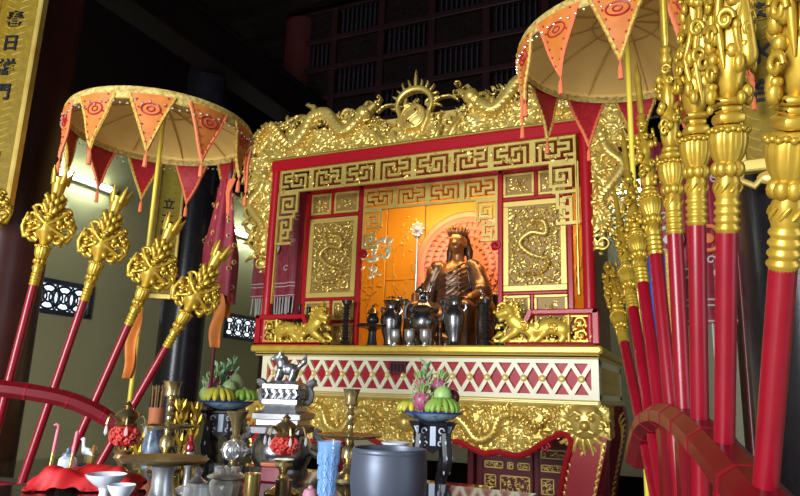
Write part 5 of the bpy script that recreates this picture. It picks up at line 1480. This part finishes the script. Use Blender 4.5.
def dragonfruit(x, y, z, r, label, seed, lean=(0, 0)):
    t = thing('dragon_fruit', label, 'fruit', (x, y, z), group='dragon fruits')
    t.rotation_euler = (lean[0], lean[1], 0)
    b = MB(); b.sphere((0, 0, r*1.12), r, 20, sc=(1, 1, 1.15)); b.build('skin', M['dragonfruit'], t)
    rr = random.Random(seed); b = MB()
    for j in range(5):
        for i in range(6):
            a = 2*PI*(i+.5*(j % 2))/6; th = -.9+.48*j; R = r*math.cos(th); z0 = r*1.12+r*1.15*math.sin(th)
            k = 1.0 if j < 4 else 2.2
            b.tube([(R*.96*math.cos(a), R*.96*math.sin(a), z0), (R*1.12*math.cos(a), R*1.12*math.sin(a), z0+r*.16), ((R*1.15+r*.12*k)*math.cos(a), (R*1.15+r*.12*k)*math.sin(a), z0+r*.42*k)], [r*.13, r*.09, r*.02], 5)
    for i in range(7):
        a = i*.9; b.tube([(0.2*r*math.cos(a), .2*r*math.sin(a), r*2.15), (.35*r*math.cos(a), .35*r*math.sin(a), r*2.7), (.6*r*math.cos(a+.3), .6*r*math.sin(a+.3), r*3.25+rr.uniform(-.2, .2)*r)], [r*.14, r*.1, r*.03], 5)
    b.build('scales', M['df_scale'], t)
def ovoid(name, label, cat, x, y, z, rx, ry, rz_, m, rot=(0, 0, 0)):
    t = thing(name, label, cat, (x, y, z)); t.rotation_euler = rot
    b = MB(); b.lathe([(0, 0), (rx*.5, rz_*.10), (rx*.86, rz_*.42), (rx, rz_*.95), (rx*.93, rz_*1.35), (rx*.66, rz_*1.75), (rx*.25, rz_*1.97), (0, rz_*2)], 24, sy=ry/rx); b.build('flesh', M[m], t, smooth=70)
    b = MB(); b.tube([(0, 0, rz_*1.97), (.003, 0, rz_*2.12)], [.006, .004], 6); b.build('stem', M['leaf'], t)
def put(cx, cy, r_, a_):
    rt, aw = local_axes(cx, cy); p = Vector((cx, cy, 0))+rt*r_+aw*a_; return p.x, p.y
def leaf_sprig(cx, cy, cz, label, n, h):
    t = thing('leafy_sprig', label, 'leaves', (cx, cy, cz))
    b = MB(); b.tube([(0, 0, 0), (.004, 0, h*.5), (0, .004, h)], [.005, .004, .002], 6); b.build('stem', M['leaf'], t)
    b = MB(); rr = random.Random(int(n*7))
    for i in range(n):
        a = i*2.4; z = h*(.2+.8*i/n); L = .055*(1.1-.4*i/n)
        ca, sa = math.cos(a), math.sin(a)
        b.tube([(0, 0, z), (L*.4*ca, L*.4*sa, z+L*.5), (L*.75*ca, L*.75*sa, z+L*1.0)], [.004, .0105, .002], 6, sq=(1, .45), up=(0, 0, 1))
    b.build('leaves', M['leaf'], t)
# left dish
cx, cy, z = -2.207, 2.755, ZL+.022
x, y = put(cx, cy, -.035, -.075); bananas(x, y, z+.012, 8, 1.15, .105, .0155, 'banana_y', 'hand of yellow bananas at the front of the left dish')
x, y = put(cx, cy, .088, -.045); bananas(x, y, z+.02, 6, .9, .085, .0155, 'banana_g', 'hand of green bananas at the right of the left dish', .5)
x, y = put(cx, cy, -.055, .0); dragonfruit(x, y, z+.055, .037, 'pink dragon fruit on the left dish', 1, (.1, -.25))
x, y = put(cx, cy, .012, -.02); ovoid('green_mango', 'pale green mango in the middle of the left dish', 'fruit', x, y, z+.035, .04, .037, .047, 'melon', (.2, .1, 0))
x, y = put(cx, cy, .06, .02); ovoid('papaya', 'tall grey green papaya on the left dish', 'fruit', x, y, z+.005, .043, .042, .082, 'papaya', (0, -.2, 0))
x, y = put(cx, cy, .02, .065); ovoid('purple_mangosteen', 'dark purple fruit at the back of the left dish', 'fruit', x, y, z+.11, .036, .036, .034, 'plum')
x, y = put(cx, cy, -.10, .02); ovoid('guava', 'pale green guava at the left edge of the left dish', 'fruit', x, y, z+.015, .036, .036, .04, 'melon')
for k, (dx, da, hh, lb) in enumerate(((-.095, .03, .13, 'leafy sprig at the left of the left dish'), (-.05, .05, .19, 'leafy sprig behind the dragon fruit on the left dish'), (-.015, .06, .19, 'leafy sprig at the middle back of the left dish'), (.02, .09, .225, 'tallest leafy sprig at the back of the left dish'))):
    x, y = put(cx, cy, dx, da); leaf_sprig(x, y, z+.01, lb, 12+k, hh)
# middle dish
cx, cy, z = -1.145, 2.93, ZR+.022
x, y = put(cx, cy, .045, -.078); bananas(x, y, z+.012, 8, 1.0, .105, .015, 'banana_g', 'hand of green bananas at the front of the middle dish')
x, y = put(cx, cy, -.10, -.03); bananas(x, y, z+.012, 5, .9, .075, .014, 'banana_y', 'small hand of yellow green bananas at the left of the middle dish', -.5)
x, y = put(cx, cy, -.052, -.045); dragonfruit(x, y, z+.022, .044, 'large dragon fruit at the front left of the middle dish', 3, (.25, .15))
x, y = put(cx, cy, .012, .03); dragonfruit(x, y, z+.095, .040, 'dragon fruit on top of the pile on the middle dish', 4, (0, .35))
x, y = put(cx, cy, -.045, .035); dragonfruit(x, y, z+.105, .034, 'dark dragon fruit behind the pile on the middle dish', 5, (-.1, -.3))
x, y = put(cx, cy, .038, -.03); ovoid('green_mango', 'large green mango on the middle dish', 'fruit', x, y, z+.045, .046, .042, .050, 'mango', (.15, .2, 0))
x, y = put(cx, cy, .092, .0); ovoid('purple_plum', 'dark purple round fruit at the right of the middle dish', 'fruit', x, y, z+.055, .034, .034, .036, 'plum')
x, y = put(cx, cy, -.035, .06); leaf_sprig(x, y, z+.02, 'leafy sprig rising from the middle dish', 13, .225)

# ================================================================== METALWARE AND OFFERINGS
# tiered silver censer with a lion on the lid
t = thing('lion_censer', 'tall tiered silver censer with a lion on its lid, left of the altar front', 'censer', (-1.69, 2.52, RZ), .25)
b = MB()
for a in (PI/4, 3*PI/4, 5*PI/4, 7*PI/4): b.tube(catmull([(.09*math.cos(a), .09*math.sin(a), .14), (.12*math.cos(a), .12*math.sin(a), .09), (.10*math.cos(a), .10*math.sin(a), .04), (.115*math.cos(a), .115*math.sin(a), 0)], 5), .026, 8)
b.build('leg', M['pewter'], t)
b = MB(); b.lathe([(.05, .11), (.10, .13), (.13, .18), (.135, .225), (.12, .265), (.09, .29)], 32); b.build('belly', M['pewter'], t)
for s in (-1, 1):
    b = MB(); b.tube(catmull([(s*.12, 0, .22), (s*.175, 0, .20), (s*.18, 0, .26), (s*.15, 0, .28), (s*.165, 0, .31)], 5), .016, 8); b.build('handle', M['pewter'], t)
def sqlathe(b, prof):
    b.lathe([(r*1.30, z) for r, z in prof], 4, rotz(PI/4))
b = MB(); sqlathe(b, [(.075, .285), (.115, .29), (.12, .315), (.10, .325), (.10, .345), (.115, .35), (.118, .372), (.085, .385), (.075, .405), (.082, .412)]); b.build('tier', M['silver_dull'], t, smooth=20)
b = MB(); sqlathe(b, [(.082, .41), (.086, .415), (.086, .432), (.080, .436)]); sqlathe(b, [(.080, .475), (.088, .48), (.088, .497), (.06, .51), (.045, .515)])
for k in range(4): 
    sqlathe(b, [(.062, .436), (.062, .476)])
    mt = rotz(k*PI/2)
    for q in range(5):
        xx = -.066+.033*q; b.tube([(xx, -.079, .436), (xx+.012, -.082, .455), (xx, -.079, .476)], .006, 5, mt)
    b.tube([(-.08, -.079, .455), (.08, -.079, .455)], .005, 5, mt)
b.build('pierced_box', M['silver_dull'], t, smooth=20)
for s in (-1, 1):
    b = MB(); b.tube(catmull([(s*.085, 0, .42), (s*.112, 0, .425), (s*.12, 0, .46), (s*.105, 0, .49), (s*.122, 0, .505), (s*.135, 0, .50)], 5), [.013]*16+[.02]*8+[.012]*2, 8); b.build('ear', M['silver_dull'], t)
P = [('e', (.012, 0, .565), (.042, .026, .028)), ('e', (-.03, 0, .59), (.024, .024, .032)), ('e', (-.042, -.004, .618), (.024, .022, .022)), ('c', (-.055, -.006, .614), (-.070, -.01, .608), .014, .011),
     ('c', (-.035, .012, .632), (-.03, .02, .645), .008, .003), ('c', (-.035, -.018, .632), (-.03, -.026, .645), .008, .003)]
for q in ((-.03, .018), (-.03, -.018), (.035, .018), (.035, -.018)): P += chain([(q[0], q[1], .56), (q[0]-.006, q[1], .535), (q[0]-.014, q[1], .515)], [.015, .011, .012])
P += chain([(.05, 0, .575), (.075, 0, .60), (.085, 0, .63)], [.011, .013, .005])
for k in range(7): a = k*.8; P.append(('e', (-.022+.012*math.cos(a), .022*math.cos(a*1.7), .60+.018*math.sin(a)), (.011,)*3))
b = MB(); org(b, P, .0042, .009); b.build('lion', M['silver_dull'], t, smooth=80)

def drip_candlestick(x, y, z, h, plate_r, plate_z, cup_r, label, m='brass'):
    t = thing('brass_candlestick', label, 'candlestick', (x, y, z), group='tall brass candlesticks')
    b = MB(); b.lathe([(.055, 0), (.06, .006), (.056, .016), (.036, .024), (.022, .034), (.014, .05), (.018, plate_z*.36), (.013, plate_z*.4), (.016, plate_z*.46), (.026, plate_z*.55), (.024, plate_z*.72), (.012, plate_z*.82), (.015, plate_z*.92), (.012, plate_z)], 28); b.build('base', M[m], t)
    b = MB(); b.lathe([(.012, plate_z-.006), (plate_r*.6, plate_z-.006), (plate_r*.97, plate_z+.002), (plate_r, plate_z+.008), (plate_r*.95, plate_z+.006), (plate_r*.5, plate_z), (.01, plate_z+.002)], 40); b.build('drip_plate', M[m], t)
    b = MB(); P = [(.012, plate_z)]; n = 3; hh = h-.06-plate_z
    for i in range(n): q = plate_z+hh*i/n; P += [(.010, q+.004), (.015, q+hh/n*.3), (.009, q+hh/n*.6), (.012, q+hh/n*.85)]
    P += [(.010, h-.06), (cup_r*.75, h-.055), (cup_r*.85, h-.05), (cup_r*.8, h-.03), (cup_r*1.05, h-.004), (cup_r*1.15, h), (cup_r*.95, h), (cup_r*.75, h-.02), (0, h-.03)]
    b.lathe(P, 24); b.build('stem', M[m], t)
drip_candlestick(-1.093, 2.03, TZ, .307, .112, .148, .027, 'tall brass candlestick with a wide drip plate behind the blue glass')
drip_candlestick(-1.772, 1.90, TZ, .313, .095, .148, .031, 'tall brass candlestick with drip plate and bulb at left, beside the incense sticks')

def oil_lamp(x, y, z, h, label, petals, base_r=.05):
    t = thing('oil_lamp', label, 'lamp', (x, y, z), group='red flowered oil lamps')
    g0, g1 = h*.43, h*.73
    b = MB(); b.lathe([(base_r, 0), (base_r*1.05, .006), (base_r*.7, .016), (.014, .028), (.010, h*.16), (.02, h*.20), (.010, h*.25), (.014, h*.30), (.026, h*.35), (.022, h*.39), (.03, g0)], 26); b.build('stem', M['brass'], t)
    g0 += h*.05; g1 -= h*.02; gr = .041; gm = (g0+g1)/2
    b = MB(); b.lathe([(.02, g0), (gr*.7, g0+(g1-g0)*.14), (gr, gm), (gr*.75, g1-(g1-g0)*.14), (.024, g1)], 28); gl = b.build('globe', M['redglass'], t)
    rr = random.Random(6); b = MB()
    for k in range(26):
        a = k*2.4; th = math.asin(-.8+1.6*(k+.5)/26)
        c = Vector((gr*1.0*math.cos(a)*math.cos(th)**.6, gr*1.0*math.sin(a)*math.cos(th)**.6, gm+(g1-g0)*.46*math.sin(th)))
        n = Vector((math.cos(a), math.sin(a), math.sin(th))).normalized(); e = n.orthogonal().normalized(); f = n.cross(e)
        for q in range(5): p = c+(e*math.cos(q*1.257)+f*math.sin(q*1.257))*.0058; b.sphere(p, .0045, 5)
    b.build('flowers', M['petal'], gl)
    b = MB(); b.lathe([(.026, g1-.003), (.034, g1+.006), (.02, g1+.014), (.028, h*.80), (.036, h*.82), (.030, h*.86), (.016, h*.90), (.008, h*.92), (.013, h*.945), (.006, h*.97), (0, h)], 26)
    for k in range(6):
        a = k*PI/3+.3; b.tube(catmull([(.025*math.cos(a), .025*math.sin(a), g1+.01), (.05*math.cos(a), .05*math.sin(a), g1+.03), (.062*math.cos(a), .062*math.sin(a), g1+.005)], 5), .0035, 5)
    b.build('crown', M['brass_dull'], t)
    for k in range(6):
        a = k*PI/3+.3; b = MB(); b.lathe([(0, -.03), (.005, -.022), (.0035, -.008), (0, 0)], 6, T(.062*math.cos(a), .062*math.sin(a), g1+.003)); b.build('crystal_drop', M['crystal'], t)
oil_lamp(-1.124, 1.69, TZ, .228, 'brass oil lamp with a red flowered globe in front of the silver censer', 1)
oil_lamp(-1.546, 1.485, TZ, .25, 'brass oil lamp with a red flowered globe at left, in front of the tilted lances', 1)

t = thing('compote', 'wide dull metal tray on a flared silver pedestal at lower left', 'tray', (-1.19, 1.275, TZ))
b = MB(); b.lathe([(.016, .108), (.05, .112), (.098, .118), (.104, .124), (.101, .128), (.06, .122), (0, .120)], 48); b.build('tray', M['brass_dull'], t)
b = MB(); b.lathe([(.056, 0), (.058, .005), (.046, .012), (.032, .03), (.025, .06), (.024, .09), (.03, .108)], 36); b.build('pedestal', M['silver'], t)

t = thing('red_oil_lamp', 'tiny wine red glass lamp standing behind the wide metal tray', 'lamp', (-1.385, 1.585, TZ))
b = MB(); b.lathe([(.03, 0), (.032, .006), (.012, .016), (.01, .06), (.018, .075), (.01, .09), (.012, .108)], 20); b.build('foot', M['silver'], t)
b = MB(); b.lathe([(.008, .108), (.014, .114), (.015, .122), (.010, .132), (.006, .14), (.008, .152), (.006, .156), (0, .15)], 18); b.build('glass', M['wine'], t)

t = thing('trumpet_vase', 'brass vase with a flared mouth and embossed bulb left of the silver censer', 'vase', (-1.39, 1.80, TZ))
b = MB(); b.lathe([(.038, 0), (.042, .01), (.03, .03), (.014, .042), (.018, .056), (.013, .066)], 30); b.build('foot', M['brass_dull'], t)
b = MB(); b.lathe([(.013, .064), (.028, .072), (.039, .094), (.038, .108), (.026, .126), (.014, .132)], 36, flute=10, amp=.14); bl = b.build('bulb', M['silver'], t)
b = MB()
for k in range(8):
    a = k*PI/4; b.tube([(  .0388*math.cos(a+.28*math.cos(q*PI/8))*(1-.14*abs(math.sin(q*PI/8))),   .0388*math.sin(a+.28*math.cos(q*PI/8))*(1-.14*abs(math.sin(q*PI/8))), .10+.022*math.sin(q*PI/8)) for q in range(16)], .0032, 5, closed=True); b.sphere((.039*math.cos(a), .039*math.sin(a), .10), .006, 6)
b.build('embossing', M['silver'], bl)
b = MB(); b.lathe([(.014, .130), (.017, .140), (.011, .150), (.014, .160), (.020, .19), (.034, .216), (.037, .222), (.033, .22), (.018, .19), (0, .17)], 30); b.build('mouth', M['brass'], t)

t = thing('lidded_jar', 'ornate silver lidded jar in front of the brass vase', 'jar', (-1.18, 1.505, TZ))
b = MB(); b.lathe([(.03, 0), (.034, .006), (.036, .012), (.042, .03), (.043, .045), (.036, .056), (.03, .058)], 36, flute=12, amp=.12); b.build('body', M['silver_bright'], t)
b = MB(); b.lathe([(.03, .058), (.050, .060), (.053, .064), (.046, .068), (.03, .074), (0, .076)], 36)
for k in range(8): a = k*PI/4; b.lathe([(.007, .07), (.0075, .084), (.004, .088), (0, .088)], 10, T(.026*math.cos(a), .026*math.sin(a), 0))
b.build('lid', M['silver_bright'], t)
t = thing('crystal_jar', 'clear cut glass jar with a silver knob beside the tray pedestal', 'jar', (-1.19, 1.40, TZ))
b = MB(); b.lathe([(.024, 0), (.03, .004), (.034, .03), (.03, .048), (.02, .056)], 30, flute=12, amp=.1); b.build('body', M['crystal'], t)
b = MB(); b.lathe([(.022, .055), (.026, .058), (.014, .066), (.008, .074), (.012, .084), (.007, .094), (0, .096)], 20); b.build('lid', M['silver'], t)
t = thing('gold_can', 'small shiny gold cup with red marks in front of the oil lamp', 'cup', (-1.085, 1.49, TZ))
b = MB(); b.lathe([(.018, 0), (.020, .003), (.0205, .075), (.022, .08), (.0195, .08), (.0185, .05), (0, .04)], 26); c = b.build('body', M['goldfoil'], t)
b = MB()
for (a, z, r) in ((3.9, .05, .005), (4.0, .035, .006), (4.15, .055, .004), (4.1, .022, .005)): b.sphere((.0202*math.cos(a), .0202*math.sin(a), z), r, 8, sc=(.5, .5, 1))
b.build('mark', M['cloth_red'], c)
t = thing('gold_tin', 'second gold tin half hidden behind the gold cup', 'cup', (-1.06, 1.60, TZ))
b = MB(); b.lathe([(.02, 0), (.022, .003), (.022, .05), (.024, .055), (.0, .056)], 24); b.build('body', M['brass_dull'], t)
t = thing('red_box', 'small dull red box behind the gold cup', 'box', (-1.30, 1.90, TZ), .2)
b = MB(); b.bbox(-.035, .035, -.03, .03, 0, .05, .004); b.build('body', M['red_dark'], t); b = MB(); b.bbox(-.037, .037, -.032, .032, .05, .06, .003); b.build('lid', M['wrap'], t)
t = thing('cut_glass_tumbler', 'tall pale blue cut glass vase left of the steel bowl', 'glass', (-.852, 1.478, TZ))
b = MB(); b.lathe([(.017, 0), (.019, .004), (.020, .05), (.023, .11), (.029, .172), (.0305, .176), (.027, .174), (.021, .11), (.017, .02), (0, .016)], 30, flute=10, amp=.07); g = b.build('body', M['blueglass'], t)
b = MB()
for k in range(10):
    a = k*PI/5
    for z in (.03, .065, .10, .135):
        R = .0200+.009*(z/.17)**2; b.tube([(R*math.cos(a-.18), R*math.sin(a-.18), z-.014), (R*1.04*math.cos(a), R*1.04*math.sin(a), z), (R*math.cos(a+.18), R*math.sin(a+.18), z+.014)], .0018, 5); b.tube([(R*math.cos(a+.18), R*math.sin(a+.18), z-.014), (R*1.04*math.cos(a), R*1.04*math.sin(a), z), (R*math.cos(a-.18), R*math.sin(a-.18), z+.014)], .0018, 5)
b.build('cut_pattern', M['bluecut'], g)
t = thing('singing_bowl', 'large brushed grey blue metal bowl at the front of the table', 'bowl', (-.668, 1.44, TZ))
b = MB(); b.lathe([(.0, .0), (.045, .0), (.065, .012), (.083, .05), (.089, .10), (.0885, .14), (.085, .168), (.0855, .171), (.082, .172), (.081, .168), (.0835, .14), (.083, .10), (.077, .055), (.06, .02), (0, .012)], 64); b.build('body', M['bowl'], t)
b = MB(); b.lathe([(.085, .160), (.0868, .164), (.0868, .169), (.084, .1735), (.0815, .1725), (.081, .168)], 64, cap=False); b.build('rim', M['bowl'], t)
t = thing('footed_dish', 'small white footed dish behind the steel bowl', 'dish', (-.885, 1.95, TZ))
b = MB(); b.lathe([(.028, 0), (.03, .005), (.012, .018), (.010, .11), (.02, .125), (.044, .142), (.046, .147), (.04, .145), (0, .132)], 28); b.build('body', M['porcelain'], t)
t = thing('pink_jar', 'small round pink jar beside the blue glass', 'jar', (-.985, 1.62, TZ))
b = MB(); b.lathe([(.012, 0), (.018, .006), (.022, .02), (.017, .033), (.008, .037), (.006, .043), (0, .045)], 22); b.build('body', M['pink_glaze'], t)

# red cloth bundle, porcelain and candles at the left end
t = tag(MB().build('red_cloth', M['cloth_red']), None, None) if False else None
b = MB(); rr = random.Random(12)
lx = Vector((.79, .61, 0)); 
def cl(u, v):
    w = (u-.5)*2; q = (v-.5)*2
    e = max(abs(w), abs(q))
    h = .046*(1-max(0, (e-.62)/.38)**1.3)+.010*math.sin(w*6+q*3)+.005*math.sin(w*15-q*9)
    p = Vector((-1.615, 1.43, TZ+.004))+Vector((.82, .57, 0))*w*.15*(1+.04*math.sin(q*9))+Vector((-.57, .82, 0))*q*.062*(1+.06*math.sin(w*11))
    return (p.x, p.y, TZ+.004+max(0, h))
b.grid(cl, 44, 30, thick=.004); o = b.build('red_cloth', M['cloth_red'], smooth=80); tag(o, 'bright red cloth bundled on the left end of the glass table', 'cloth')
def porcelain_bowl(x, y, r, h, label, m='porcelain', foot='porcelain', red=False):
    t = thing('porcelain_bowl', label, 'bowl', (x, y, TZ))
    b = MB(); b.lathe([(r*.5, 0), (r*.6, .003), (r*.55, h*.14), (r*.28, h*.2)], 26); b.build('foot', M[foot], t)
    b = MB(); b.lathe([(r*.27, h*.19), (r*.24, h*.4), (r*.3, h*.55), (r*.6, h*.68), (r*.9, h*.88), (r, h), (r*.97, h*1.01), (r*.8, h*.85), (0, h*.7)], 32, flute=(14 if red else 0), amp=.05); b.build('bowl', M[m], t)
porcelain_bowl(-1.39, 1.29, .050, .072, 'white footed porcelain bowl with a pink foot, in front of the red cloth', foot='pink_glaze', red=True)
porcelain_bowl(-1.205, 1.165, .031, .075, 'small plain white porcelain bowl at the front left')
for (x, y, h, lb, hook) in ((-1.70, 1.372, .105, 'pink candle with a bent wick standing in the red cloth, farther left', True), (-1.648, 1.395, .10, 'straight pink candle standing in the red cloth, right of the bent one', False)):
    t = thing('pink_candle', lb, 'candle', (x, y, TZ+.05), group='pink candles')
    t.rotation_euler = (.0, .10, 0)
    b = MB(); b.lathe([(.0045, 0), (.0045, h*.5)], 12); b.build('gold_holder', M['goldfoil'], t)
    b = MB(); b.lathe([(.005, h*.5), (.0048, h*1.08), (.002, h*1.12)], 12)
    if hook: b.tube([(0, 0, h*1.08), (-.002, 0, h*1.18), (-.010, 0, h*1.22), (-.018, 0, h*1.17)], .0032, 6)
    b.build('wax', M['pinkcandle'], t)
t = thing('white_jar', 'small white lidded jar between the pink candles', 'jar', (-1.702, 1.43, TZ))
b = MB(); b.lathe([(.016, 0), (.022, .01), (.026, .055), (.024, .078), (.014, .086)], 24); b.build('body', M['porcelain'], t)
b = MB(); b.lathe([(.017, .085), (.015, .093), (.006, .098), (.007, .106), (0, .11)], 18); b.build('lid', M['bluewhite'], t)
t = thing('bird_figurine', 'small porcelain crane figurine on a blue base, behind the right pink candle', 'figurine', (-1.698, 1.485, TZ))
b = MB(); b.lathe([(.028, 0), (.03, .02), (.02, .052), (.014, .062)], 20); b.build('base', M['bluewhite'], t)
b = MB(); org(b, [('e', (.006, 0, .095), (.018, .010, .012)), ('c', (-.006, 0, .098), (-.012, 0, .125), .007, .005), ('e', (-.013, 0, .13), (.007, .006, .006)), ('c', (-.017, 0, .13), (-.028, 0, .128), .003, .0015), ('c', (0, .004, .09), (0, .004, .06), .004, .004), ('c', (.02, 0, .092), (.035, 0, .085), .007, .003)], .0028, .005); b.build('bird', M['porcelain'], t, smooth=80)
b = MB()
for k in range(4): b.tube([(.012+.006*k, 0, .06), (.016+.006*k, .004, .085+.008*k), (.022+.006*k, -.004, .10+.006*k)], [.004, .007, .002], 6)
b.build('gilt_leaves', M['goldfoil'], t)
# incense sticks in a blue and white vase, with gilt flower sprays
IX, IY = -2.292, 2.37
t = thing('incense_vase', 'blue and white vase with blackened rim holding the incense, behind the left candlestick', 'vase', (IX, IY, RZ))
b = MB(); b.lathe([(.04, 0), (.043, .01), (.034, .04), (.042, .14), (.046, .21), (.036, .26), (.033, .28), (.042, .30), (.038, .30), (.03, .27), (0, .2)], 30); b.build('body', M['bluewhite'], t)
t = thing('incense_bundle', 'bundle of brown incense sticks in an orange paper wrap', 'incense', (IX, IY, RZ+.175))
b = MB(); rr = random.Random(1)
for k in range(70):
    a = rr.uniform(0, 6.3); q = .026*math.sqrt(rr.random()); h = rr.uniform(.27, .305)
    b.tube([(q*.8*math.cos(a), q*.8*math.sin(a), 0), (q*1.2*math.cos(a), q*1.2*math.sin(a), h)], .0024, 4)
o = b.build('sticks', M['incense'], t)
b = MB(); b.lathe([(.029, .10), (.032, .12), (.033, .19), (.034, .20)], 24); b.build('wrap', M['wrap'], t)
def gilt_spray(x, y, z, h, n, seed, label, m='goldfoil'):
    t = thing('gilt_flower_spray', label, 'ornament', (x, y, z), group='gilt flower sprays')
    rr = random.Random(seed)
    b = MB(); b.lathe([(.04, 0), (.045, .01), (.03, .03), (.028, h*.35), (.034, h*.4), (.02, h*.41)], 20); b.build('pot', M['brass_dull'], t)
    b = MB(); f = MB()
    for k in range(n):
        a = rr.uniform(0, 6.3); d = rr.uniform(.02, .075); zz = h*rr.uniform(.5, 1)
        b.tube([(0, 0, h*.35), (d*.6*math.cos(a), d*.6*math.sin(a), zz*.8), (d*math.cos(a), d*math.sin(a), zz)], .0025, 5)
        for q in range(4):
            c = a+q*1.57; f.tube([(d*math.cos(a), d*math.sin(a), zz-.02), (d*math.cos(a)+.020*math.cos(c), d*math.sin(a)+.020*math.sin(c), zz+.012), (d*math.cos(a)+.026*math.cos(c), d*math.sin(a)+.026*math.sin(c), zz+.04)], [.006, .012, .003], 6)
    b.build('stalks', M[m], t); f.build('petals', M['gold_head'], t)
gilt_spray(-2.245, 2.50, RZ, .39, 15, 3, 'gilt flower spray right of the incense bundle, behind the brass candlestick')
gilt_spray(-2.36, 2.37, RZ, .28, 16, 5, 'lower gilt flower spray left of the incense vase, behind the left oil lamp')
# blue cloth strip and gold cord hanging behind the right lances
t = thing('blue_streamer', 'royal blue streamer with gold cords on a stand behind the right lances', 'streamer', (-.17, 3.6, 0))
b = MB(); b.grid(lambda u, v: (.05*(u-.5)*2, .012*math.sin(u*7)-.03, 1.65+.6*v), 10, 6, thick=.004); b.build('cloth', M['navy'], t, smooth=80)
b = MB()
for s in (-1, 1): b.tube([(s*.055, -.03, z) for z in np.linspace(1.55, 2.27, 12)], .010, 6)
b.build('gold_cord', M['yellow_trim'], t)
b = MB(); b.lathe([(.10, 0), (.10, .03), (.015, .05), (.012, 2.30), (0, 2.31)], 14); b.tube([(-.08, -.03, 2.26), (0, 0, 2.27), (.08, -.03, 2.26)], .008, 6); b.build('stand', M['flagred'], t)
